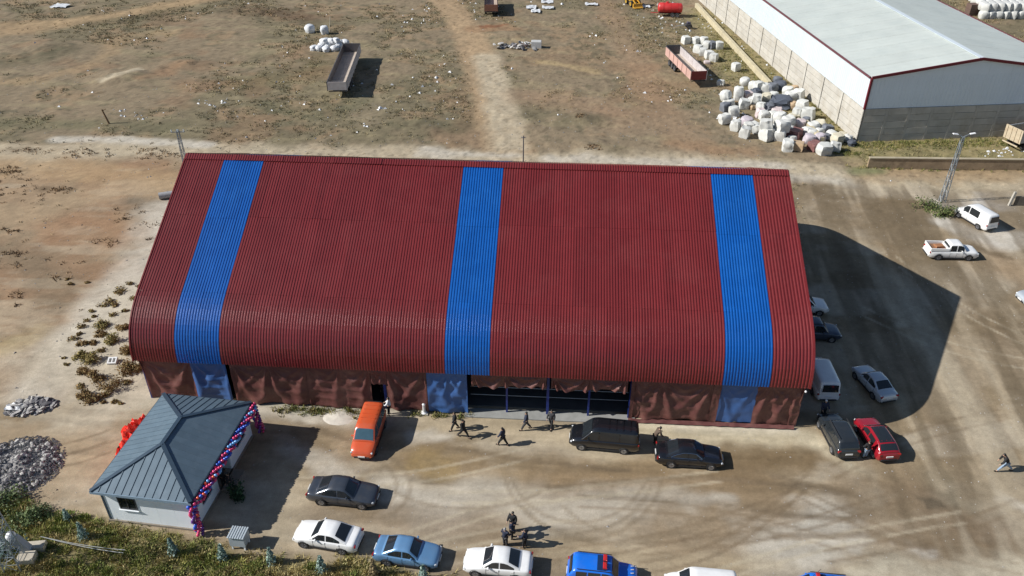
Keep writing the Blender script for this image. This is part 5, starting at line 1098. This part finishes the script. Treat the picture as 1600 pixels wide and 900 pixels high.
for i, (x, y, w, h, cl, lab) in enumerate(((310, 728, 78, 52, BRC, 'largest rounded brown bush of the patch left of the hall'), (200, 812, 52, 40, BRC, 'brown bush at the bottom tip of the bush patch'), (125, 795, 40, 36, BRC, 'small brown bush at the lower left of the bush patch'), (208, 672, 52, 40, BRC, 'dark brown bush left of the largest rounded one'),
        (122, 640, 46, 30, BRC, 'flat brown bush on the left rim of the patch below the olive one'), (185, 560, 66, 40, OLC, 'olive green bush left of the white hollow block'), (115, 530, 46, 34, OLC, 'brownish olive bush at the left rim of the patch'), (415, 610, 60, 56, BRC, 'tall reddish brown bush just right of the white hollow block'),
        (475, 612, 46, 40, BRC, 'brown bush touching the left corner of the hall'), (425, 500, 62, 50, BRC, 'spreading brown bush above the white hollow block'), (330, 425, 54, 44, OLC, 'olive brown bush in the middle of the patch'), (265, 326, 56, 30, OLC, 'rounded olive bush in the upper part of the patch'),
        (395, 346, 42, 20, BRC, 'low brown bush right of the rounded olive one'), (245, 388, 34, 22, BRC, 'small brown bush below the rounded olive one'), (125, 455, 34, 22, BRC, 'small lone brown bush on the left of the pale ground'), (195, 446, 30, 20, BRC, 'small lone brown bush second from left on the pale ground'))):
    g = G(*zb(x, y+h*.5)); s = 1/4.2875/20.5; bush('dry_bush', lab, (g.x, g.y), w*s*1.05, w*s*.9, h*s*1.35, cl, 100+i, 'bush', grp=GB)
Vs, Ts = [], []
for i, (x, y, w) in enumerate(((330, 265, 36), (390, 100, 46), (360, 125, 36), (310, 170, 46), (270, 205, 46), (185, 240, 25), (200, 280, 20), (110, 350, 36), (150, 310, 25), (65, 435, 34), (345, 200, 34), (460, 160, 34), (410, 240, 24), (110, 745, 30), (285, 800, 30), (245, 510, 30), (440, 60, 30), (420, 720, 34), (100, 400, 24), (15, 600, 18), (0, 560, 14), (50, 60, 24), (155, 50, 20), (340, 850, 20), (265, 855, 18), (380, 860, 14), (505, 75, 20), (20, 30, 16))):
    g = G(*zb(x, y)); s = 1/4.2875/20; V, T = leaf_cloud(150, w*s, w*s*.8, w*s*.65, .12, BRC+OLC, 300+i); Vs.append(V+np.array([g.x, g.y, hz(g.x, g.y)])); Ts.append(T)
kind(put('low_scrub', tri_mesh('low_scrub', np.concatenate(Vs), np.concatenate(Ts), LEAF)), 'stuff')
GRN = ((92, 108, 62), (76, 92, 54), (112, 122, 74), (130, 132, 84))
for (u, v, rx, rz, lab) in ((1452, 326, 1.5, 1.1, 'green bush left of the foot of the lattice pole by the minibus'), (1478, 338, 1.25, 1.0, 'green bush at the foot of the lattice pole nearest the minibus')):
    bush('green_bush', lab, G2(u, v), rx, rx*.8, rz, GRN, u, 'bush', 700, .16)
SPR = ((154, 176, 164), (130, 154, 144), (176, 194, 182), (108, 132, 120))
def sapling(u, v, h, label, cols=SPR):
    g = G(u, v); t = thing('young_conifer', label, 'young tree', (g.x, g.y, hz(g.x, g.y)), random.uniform(0, 6), 'young trees along the grass edge')
    V, T = leaf_cloud(520, .36*h/1.4, .36*h/1.4, h, .12, cols, int(u), True); put('crown', tri_mesh('crown', V, T, LEAF), t); MB().tube((0, 0, -.05), (0, 0, h*.9), .03, .008, 6).build('trunk', TWIG, t)
for a in ((106, 812, 1.0, 'small bluish young tree nearest the stone heap'), (132, 842, 1.5, 'bluish young conifer in the grass below the window of the small house'), (272, 866, 1.5, 'bluish young conifer just left of the balloon garland foot'), (349, 872, 1.3, 'bluish young conifer left of the metal box'), (425, 880, 1.4, 'bluish young conifer right of the metal box'), (503, 892, 1.5, 'bluish young conifer in front of the older white sedan'), (662, 908, 1.5, 'bluish young conifer in front of the light blue sedan')): sapling(*a)
sapling(585, 900, 1.5, 'thin brownish young tree between the older white and light blue sedans', ((140, 124, 92), (120, 110, 84), (154, 138, 104)))
for i, (u, v, rx, rz, lab) in enumerate(((12, 788, 1.3, .9, 'big pale green bush at the left edge below the stone heap'), (38, 815, 1.1, .8, 'grey green bush just above the concrete footing'), (62, 806, .9, .6, 'bright green weed clump between the grey green bush and the house'), (4, 860, 1.0, .9, 'blue green bush around the foot of the corner lattice pole'))):
    bush('green_bush', lab, G2(u, v), rx, rx*.8, rz, ((118, 132, 88), (98, 116, 76), (140, 150, 110)) if i != 3 else SPR, 500+i, 'bush', 800, .14)

# ------------------------------------------------------------------ stones, rubble, litter
STM = [mat('pale stone', alb((198, 194, 188)), .9, 0, .15, 4, objvar=.15), mat('grey stone', alb((166, 162, 160)), .9, 0, .18, 4, objvar=.2), mat('dark stone', alb((112, 110, 112)), .9, 0, .18, 4, objvar=.2)]
def rock(seed, m, flat=1.0):
    bm_ = bmesh.new(); bmesh.ops.create_icosphere(bm_, subdivisions=1, radius=1)
    for v in bm_.verts: v.co += mnoise.noise_vector(v.co*1.7+Vector((seed*5.3, 1, 2)))*.55; v.co.z *= flat
    me_ = bpy.data.meshes.new('stone'); bm_.to_mesh(me_); bm_.free(); me_.materials.append(m); return me_
RK = [[rock(k, m) for k in range(4)] for m in STM]; SLB = [[rock(k+9, m, .35) for k in range(4)] for m in STM]
WBAG = mat('white plastic sheet', alb((232, 234, 236)), .5, 0, .06, 3)
def stone_heap(name, label, u, v, rx, ry, h, n, s0, s1, lib, wts, seed, small=500, rz=0):
    g = G(u, v); t = thing(name, label, 'stone heap', (g.x, g.y, 0), rz); r_ = random.Random(seed)
    def top(x, y): return max(0, 1-(x/rx)**2-(y/ry)**2)**.8*h*(.8+.5*mnoise.noise((x*.8, y*.8, seed)))
    mb = MB(); mb.grid(lambda s, q_: (rx*q_*math.cos(6.2832*s), ry*q_*math.sin(6.2832*s), top(rx*q_*math.cos(6.2832*s)*.999, ry*q_*math.sin(6.2832*s)*.999)-.12), 28, 8); mb.build('heap_core', STM[1], t, smooth=60)
    for i in range(n):
        a, q_ = r_.uniform(0, 6.2832), r_.uniform(0, 1)**.5; x, y = rx*q_*math.cos(a)*1.02, ry*q_*math.sin(a)*1.02; s = r_.uniform(s0, s1)
        o = put('stone', r_.choice(r_.choices(lib, wts)[0]), t, (x, y, top(x, y)+s*.1)); o.rotation_euler = (r_.uniform(-.5, .5), r_.uniform(-.5, .5), r_.uniform(0, 6)); o.scale = (s*r_.uniform(.7, 1.4), s*r_.uniform(.7, 1.1), s*r_.uniform(.6, 1))
    mb = MB()
    for i in range(small):
        a, q_ = r_.uniform(0, 6.2832), r_.uniform(0, 1)**.42*1.12; x, y = rx*q_*math.cos(a), ry*q_*math.sin(a); s = r_.uniform(.035, .09); c = Vector((x, y, top(x, y)+s*.3)); e = [c+Vector((r_.uniform(-s, s), r_.uniform(-s, s), r_.uniform(-s, s))) for _ in range(4)]
        mb.add([c+Vector((s, 0, 0)), c+Vector((-s*.6, s, 0)), c+Vector((-s*.6, -s, 0)), c+Vector((0, 0, s))]+[], [(0, 1, 3), (1, 2, 3), (2, 0, 3)])
    kind(mb.build('small_stones', STM[0], t), 'stuff'); return t
stone_heap('stone_heap', 'large heap of dark and pale broken stone at the left edge', 22, 732, 3.0, 2.9, .8, 280, .07, .2, RK, (5, 5, 4), 3, 2600)
stone_heap('rubble_heap', 'smaller heap of dark slabs and white rubble above the stone heap', 48, 636, 1.75, 1.0, .5, 120, .12, .32, SLB, (3, 4, 5), 4, 500, R(15))
g = G(20, 640); o = MB().grid(lambda s, v: (.9*(s-.5)*1.6, .7*(v-.5), .32+.22*mnoise.noise((s*5, v*4, 1))), 14, 10).build('plastic_sheet', WBAG, None, smooth=50, loc=(g.x+.3, g.y, 0)); tag(o, 'crumpled white plastic sheet on the left end of the rubble heap', 'plastic sheet')
# debris heap in the field
p = G(815, 74); dh = thing('debris_heap', 'heap of grey rubbish with planks and a pale crate in the middle of the field', 'debris heap', (p.x, p.y, hz(p.x, p.y)), 0); r_ = random.Random(9)
for i in range(46):
    x, y = r_.gauss(-.9, 1.5), r_.gauss(0, .7); o = put('stone', r_.choice(r_.choices(SLB, (2, 4, 5))[0]), dh, (x, y, r_.uniform(0, .35))); s = r_.uniform(.2, .6); o.scale = (s, s, s); o.rotation_euler = (r_.uniform(-.6, .6), r_.uniform(-.6, .6), r_.uniform(0, 6))
for i in range(12):
    x, y = r_.gauss(.6, 1.0), r_.gauss(.1, .5); MB().box((x, y, .3+r_.uniform(0, .3)), (r_.uniform(.8, 2), .16, .08), (r_.uniform(-.2, .2), r_.uniform(-.3, .3), r_.uniform(0, 3))).build('plank', r_.choice((BAGD, BRB, WBAG)), dh)
o = MB().box((0, 0, .6), (1.7, 1.2, 1.2), None, .06).build('crate', mat('pale grey crate', alb((206, 206, 204)), .7, 0, .1, 2), None, loc=(p.x+2.5, p.y-.1, hz(p.x+2.5, p.y)-.05)); tag(o, 'pale grey crate at the right end of the rubbish heap in the field', 'crate')
# heap of white sacks by the grey trailer, two bags further back
sk = bag_mesh(77, WBAG, .5, .2); sp_ = []
p = G(519, 74); r_ = random.Random(12); labs = ('front left', 'front', 'front right', 'left', 'middle', 'right', 'back left', 'back', 'back right', 'top left', 'top', 'top right', 'outer left', 'outer right')
for i, lb in enumerate(labs):
    x, y = (-1.6+1.35*(i % 3)+r_.uniform(-.25, .25), -1.7+1.35*(i//3 % 3)+r_.uniform(-.2, .2)) if i < 9 else ((-.9+.9*(i-9), -.3) if i < 12 else ((-2.5, -1.6) if i == 12 else (1.9, 1.4)))
    o = put('white_sack', sk, None, (p.x+x, p.y+y*1.2, hz(p.x+x, p.y+y)+(.75 if 9 <= i < 12 else -.05)), r_.uniform(0, 6)); o.scale = (1.25, 1.0, .85); tag(o, 'white crumpled sack at the %s of the heap by the grey trailer' % lb, 'sack', 'white sacks by the grey trailer')
bag(484, 45, 'round white bag standing alone left of the leaning stick', WBAG, 1.4, rnd=.5, grp='bags far behind the grey trailer'); bag(507, 47, 'round white bag under the leaning pale stick', WBAG, 1.4, rnd=.5, grp='bags far behind the grey trailer')
p = G(515, 50); st = MB().tube((0, 0, 0), (.35, .3, 2.6), .07, .05, 6); tag(st.build('stick', mat('pale stick', alb((206, 196, 176)), .8), None, loc=(p.x, p.y, hz(p.x, p.y))), 'pale stick leaning up beside a round white bag', 'stick')
for (u, v, a, b, lab) in ((830, 13, 1.3, 1.1, 'white plastic sheet lying left of the group near the top edge'), (837, 19, 1.2, 1.0, 'white plastic sheet in front of the group near the top edge'), (855, 4, 1.6, .9, 'white plastic sheet touching the top edge'), (856, 14, 1.5, .8, 'flat white plastic sheet right of the group near the top edge'), (924, 8, 1.7, .7, 'thin white sheet alone left of the yellow machine'), (1009, 11, 1.1, .7, 'pale scrap left of the red tank trailer'), (95, 11, 2.0, 1.2, 'pale scrap heap in the far upper left field')):
    g = G(u, v); z = hz(g.x, g.y); o = MB().grid(lambda s, q_: (a*(s-.5)*1.5, b*(q_-.5)*2.2, .25+.3*mnoise.noise((s*4+u, q_*4, v))), 9, 7).build('plastic_sheet', WBAG, None, smooth=50, loc=(g.x, g.y, z)); tag(o, lab, 'plastic sheet')
# scattered small litter and pebbles
def scatter(name, n, m, field, box, s0, s1, seed, flat=.5):
    r2 = np.random.default_rng(seed); x, y = r2.uniform(box[0], box[1], n*4), r2.uniform(box[2], box[3], n*4); k = r2.uniform(0, 1, n*4) < sample(field, x, y); x, y = x[k][:n], y[k][:n]; n = len(x)
    s = r2.uniform(s0, s1, n)*(r2.uniform(.3, 1, n)); a = r2.uniform(0, 6.28, n); z = sample(H, x, y); V = []
    c = [np.stack([x+s*np.cos(a+q_)*r2.uniform(.6, 1.3, n), y+s*np.sin(a+q_)*r2.uniform(.6, 1.3, n), z], 1) for q_ in (0, 2.1, 4.2)]; t = np.stack([x, y, z+s*flat*2], 1)
    V = np.concatenate([np.stack([c[0], c[1], t], 1), np.stack([c[1], c[2], t], 1), np.stack([c[2], c[0], t], 1)]); me_ = tri_mesh(name, V, np.full((3*n, 3), .5), m); kind(put(name, me_), 'stuff')
one = np.ones_like(X)*(1-blk)
scatter('litter', 520, WBAG, one*sstep(.5, .62, n2)*(grassy*.9+.1), (-90, 60, 80, 175), .10, .34, 1, .4)
scatter('litter', 150, WBAG, one*grassy, (-30, 40, 95, 175), .15, .5, 8, .4)
scatter('pebbles', 2600, STM[0], one*(m_y*.5+m_l*.6+.1), (-60, 55, 30, 95), .03, .09, 2, .25); scatter('pebbles', 900, STM[1], one*(1-m_y*.7), (-90, 60, 30, 130), .05, .15, 3, .3); scatter('pebbles', 1800, STM[1], one*sstep(.5, .6, n3)*(1-m_y*.7), (-80, 30, 45, 120), .05, .18, 4, .3)
pts = [(u+rng.normal(0, 16), v+rng.normal(0, 3)) for u, v in ((1140, 180), (1145, 184), (1150, 188), (1570, 240), (1560, 241), (1580, 240), (200, 175), (215, 182), (330, 158), (345, 165)) for _ in range(7)]
mb = MB()
for q_ in pts:
    g = G(*q_); s = random.uniform(.08, .3); z = hz(g.x, g.y); c3 = [(g.x+s*random.uniform(.5, 1.4)*math.cos(a+s*9), g.y+s*random.uniform(.5, 1.4)*math.sin(a+s*9), z) for a in (0, 1.5, 3.1, 4.6)]; mb.add(c3+[(g.x, g.y, z+s*.8)], [(0, 1, 4), (1, 2, 4), (2, 3, 4), (3, 0, 4)])
kind(mb.build('litter', WBAG), 'stuff')

# ------------------------------------------------------------------ people
SKIN = mat('skin', (.42, .26, .18), .55, 0, .06, 8); HAIRB = mat('black hair', (.012, .010, .009), .5, 0, .2, 20); HAIRG = mat('grey hair', (.30, .29, .28), .5, 0, .1, 20); SHOE = mat('black shoe', (.014, .013, .013), .4); EYE = mat('eye', (.02, .015, .012), .2)
def cloth(n, c): return mat(n+' cloth', c, .85, 0, .12, 6)
CB, CN, CG, CW, CJ, CBR = cloth('black', (.014, .014, .016)), cloth('navy', (.02, .026, .05)), cloth('charcoal', (.04, .04, .045)), cloth('white', (.66, .68, .70)), cloth('light denim', (.24, .32, .42)), cloth('brown', (.10, .07, .05))
def skin(name, V, E, Rd, m, parent, root=0, lv=1):
    me_ = bpy.data.meshes.new(name); me_.from_pydata([tuple(v) for v in V], E, []); me_.materials.append(m); o = put(name, me_, parent); md = o.modifiers.new('skin', 'SKIN'); md.use_smooth_shade = True
    for i, r in enumerate(Rd):
        sv = me_.skin_vertices[0].data[i]; sv.radius = r if isinstance(r, tuple) else (r, r); sv.use_root = (i == root)
    sd = o.modifiers.new('sub', 'SUBSURF'); sd.levels = lv; sd.render_levels = lv; return o
def person(label, p, head, top=CB, leg=CB, hair=HAIRB, stride=.0, lean=.0, arm=(.1, -.1), elbow=.25, h=1.75, turn=0.0, cap=None, group=None, armout=.0, sx=1.0):
    t = thing('person', label, 'person', (p[0], p[1], hz(p[0], p[1]) if p[1] > 80 else 0), R(head), group); k = h/1.75; t.scale = (k, k, k)
    cl, sl_ = math.cos(lean), math.sin(lean); hipz = .93-.09*abs(stride)
    def tor(x, y, z): dz = z-hipz; return Vector((x*cl+dz*sl_, y, hipz+dz*cl-x*sl_))
    V, E, Rd = [], [], []
    def add(v, r, prev=None):
        V.append(Vector(v)); Rd.append(r)
        if prev is not None: E.append((prev, len(V)-1))
        return len(V)-1
    pel = add((0, 0, hipz), (.125, .10)); sp1 = add(tor(0, 0, 1.12), (.12, .10), pel); ch = add(tor(.01, 0, 1.32), (.145, .105), sp1); nk = add(tor(0, 0, 1.47), .055, ch); hd = add(tor(.025, 0, 1.60), (.085, .09), nk); hd2 = add(tor(.02, 0, 1.69), (.07, .075), hd)
    J = {}
    for s in (1, -1):
        st = stride*s; hp = add((0, s*.10, hipz-.03), .095, pel); kn = add((math.sin(st)*.42+.05, s*.105, hipz-.03-.42*math.cos(st)), .062, hp); back = -.28 if st < 0 else .02
        an = Vector((V[kn].x+math.sin(st*.8)*.40+back*abs(stride), s*.105, 0.09)); a_ = add(an, .042, kn); add(an+Vector((.12, 0, -.045)), (.042, .03), a_); J['an%d' % s] = an
        sh = add(tor(0, s*.19, 1.42), .062, ch); ar = arm[0 if s > 0 else 1]; el = tor(0, s*.22, 1.42)+Vector((math.sin(ar+lean)*.29, s*(.05+armout), -math.cos(ar+lean)*.29)); e_ = add(el, .044, sh)
        wr = el+Vector((math.sin(ar+lean+elbow)*.25, s*-.01, -math.cos(ar+lean+elbow)*.25)); w_ = add(wr, .03, e_); J['sh%d' % s] = (V[sh], el, wr)
        d = (wr-el).normalized(); pm = wr+d*.075; p_ = add(pm, (.04, .02), w_)
        for f in range(4):
            b = pm+d*.02+Vector((.012*(f-1.5)*2, 0, 0)); f1 = add(b+d*(.045-.006*abs(f-1.3)), .009, p_); add(V[f1]+d*.02+Vector((.0, -s*.018, 0)), .008, f1)
        th = add(wr+d*.05+Vector((.045, 0, 0)), .010, w_); add(V[th]+d*.03, .009, th)
    skin('body', V, E, Rd, SKIN, t, pel)
    V2, E2, R2 = [], [], []
    def a2(v, r, prev=None):
        V2.append(Vector(v)); R2.append(r)
        if prev is not None: E2.append((prev, len(V2)-1))
        return len(V2)-1
    b0 = a2(tor(0, 0, hipz-.06), (.20, .165)); b1 = a2(tor(0, 0, 1.12), (.195, .16), b0); b2 = a2(tor(.01, 0, 1.33), (.21, .16), b1); a2(tor(0, 0, 1.46), (.10, .095), b2)
    for s in (1, -1):
        sh, el, wr = J['sh%d' % s]; c = a2(sh, .105, b2); d = a2(el, .08, c); a2(wr, .06, d)
    skin('jacket', V2, E2, R2, top, t, b0)
    V2, E2, R2 = [], [], []
    c0 = a2((0, 0, hipz+.02), (.14, .12))
    for s in (1, -1):
        i0 = 6+0; st = stride*s; kn = Vector((math.sin(st)*.42+.05, s*.105, hipz-.03-.42*math.cos(st))); x = a2((0, s*.10, hipz-.06), .125, c0); y = a2(kn, .092, x); a2(J['an%d' % s]+Vector((0, 0, .03)), .072, y)
    skin('trousers', V2, E2, R2, leg, t, c0)
    for s in (1, -1): MB().box(J['an%d' % s]+Vector((.05, 0, -.04)), (.27, .095, .09), None, .03).build('shoe', SHOE, t, smooth=50)
    c = tor(.012, 0, 1.635); M_ = MB().grid(lambda u_, v_: (c.x-.012+.098*math.cos(v_*1.75)*math.cos(6.2832*u_)-.014, c.y+.086*math.cos(v_*1.75)*math.sin(6.2832*u_), c.z+.02+.108*math.sin(v_*1.75)-(.06 if v_ == 0 and math.cos(6.2832*u_) < .2 else 0)), 12, 6)
    M_.build('hair' if cap is None else 'cap', hair if cap is None else cap, t, smooth=80)
    for s in (1, -1): MB().lathe([(.001, -.012), (.011, 0), (.001, .012)], 6, 'X', c+Vector((.088, s*.032, -.025))).build('eye', EYE, t)
    MB().add([c+Vector((.085, 0, -.01)), c+Vector((.088, .016, -.055)), c+Vector((.088, -.016, -.055)), c+Vector((.115, 0, -.052))], [(0, 1, 3), (1, 2, 3), (2, 0, 3), (0, 2, 1)]).build('nose', SKIN, t)
    return t
def gp(u, v): return G2(u, v)
GW = 'people walking across the yard'; GS = 'people standing together in the yard'
person('person in black walking, left one of the pair before the blue curtain', gp(711, 671), 200, CB, CB, stride=.35, arm=(.4, -.4), group=GW)
person('person in black striding just right of the other of the walking pair', gp(724, 683), -30, CB, CB, stride=.5, arm=(-.4, .4), group=GW)
person('person in dark clothes walking alone nearest the middle of the yard', gp(786, 696), 160, CN, CB, stride=.4, arm=(.3, -.3), lean=.1, group=GW)
person('person in a navy jacket walking before the open bay of the hall', gp(822, 671), 190, CN, CG, stride=.42, arm=(.4, -.4), group=GW)
person('person in charcoal clothes standing left of the black minivan', gp(861, 668), 250, CG, CB, stride=.3, arm=(.1, .3), group=GW)
person('person in a white top standing at the rear of the orange van', gp(609, 648), 180, CW, CB, arm=(.5, .3), elbow=.8)
person('person in black standing inside the dark doorway of the hall', (-12.75, 47.2), 260, CB, CB, h=1.72)
person('person in brown leaning between the black minivan and black sedan', gp(1022, 694), 20, CBR, CB, lean=.55, arm=(-.1, -.3), elbow=.5)
person('person in black and light trousers standing between grey estate and red car', gp(1351, 716), 110, CB, CJ, arm=(.3, .2), elbow=.6)
person('person with a white cap standing behind the white panel van', gp(1284, 652), -80, CN, CB, arm=(.3, .3), elbow=.6, cap=CW)
person('person in a dark jacket and light jeans bending forward, alone at far right', gp(1568, 736), 178, CB, CJ, stride=.62, lean=.6, arm=(-.25, -.5), elbow=.3, h=1.8)
person('person in black at the back of the group of four', gp(801, 829), 250, CB, CB, h=1.78, arm=(.2, .2), elbow=.9, group=GS)
person('person in navy second from the back in the group of four', gp(799, 841), 0, CN, CB, h=1.75, arm=(.3, .2), elbow=.9, group=GS)
person('person in dark clothes at the left of the group of four', gp(789, 853), 60, CN, CG, h=1.72, hair=HAIRG, arm=(.2, .3), elbow=.8, group=GS)
person('person in dark clothes at the right of the group of four', gp(820, 855), 150, CN, CB, h=1.74, arm=(.3, .2), elbow=1.0, group=GS)
person('person in black by the shaded door of the small house', gp(352, 760), 150, CB, CB, arm=(.2, .3), elbow=.6)
person('person in black in the shade of the small house, further from the door', gp(362, 766), 200, CB, CG, h=1.7, arm=(.2, .1), elbow=.5)
g = G(372, 775); bush('potted_shrub', 'dark leafy shrub in the shade before the house door', (g.x, g.y), .45, .45, 1.3, ((60, 84, 56), (48, 70, 48), (80, 104, 70)), 55, 'shrub', 500, .16)
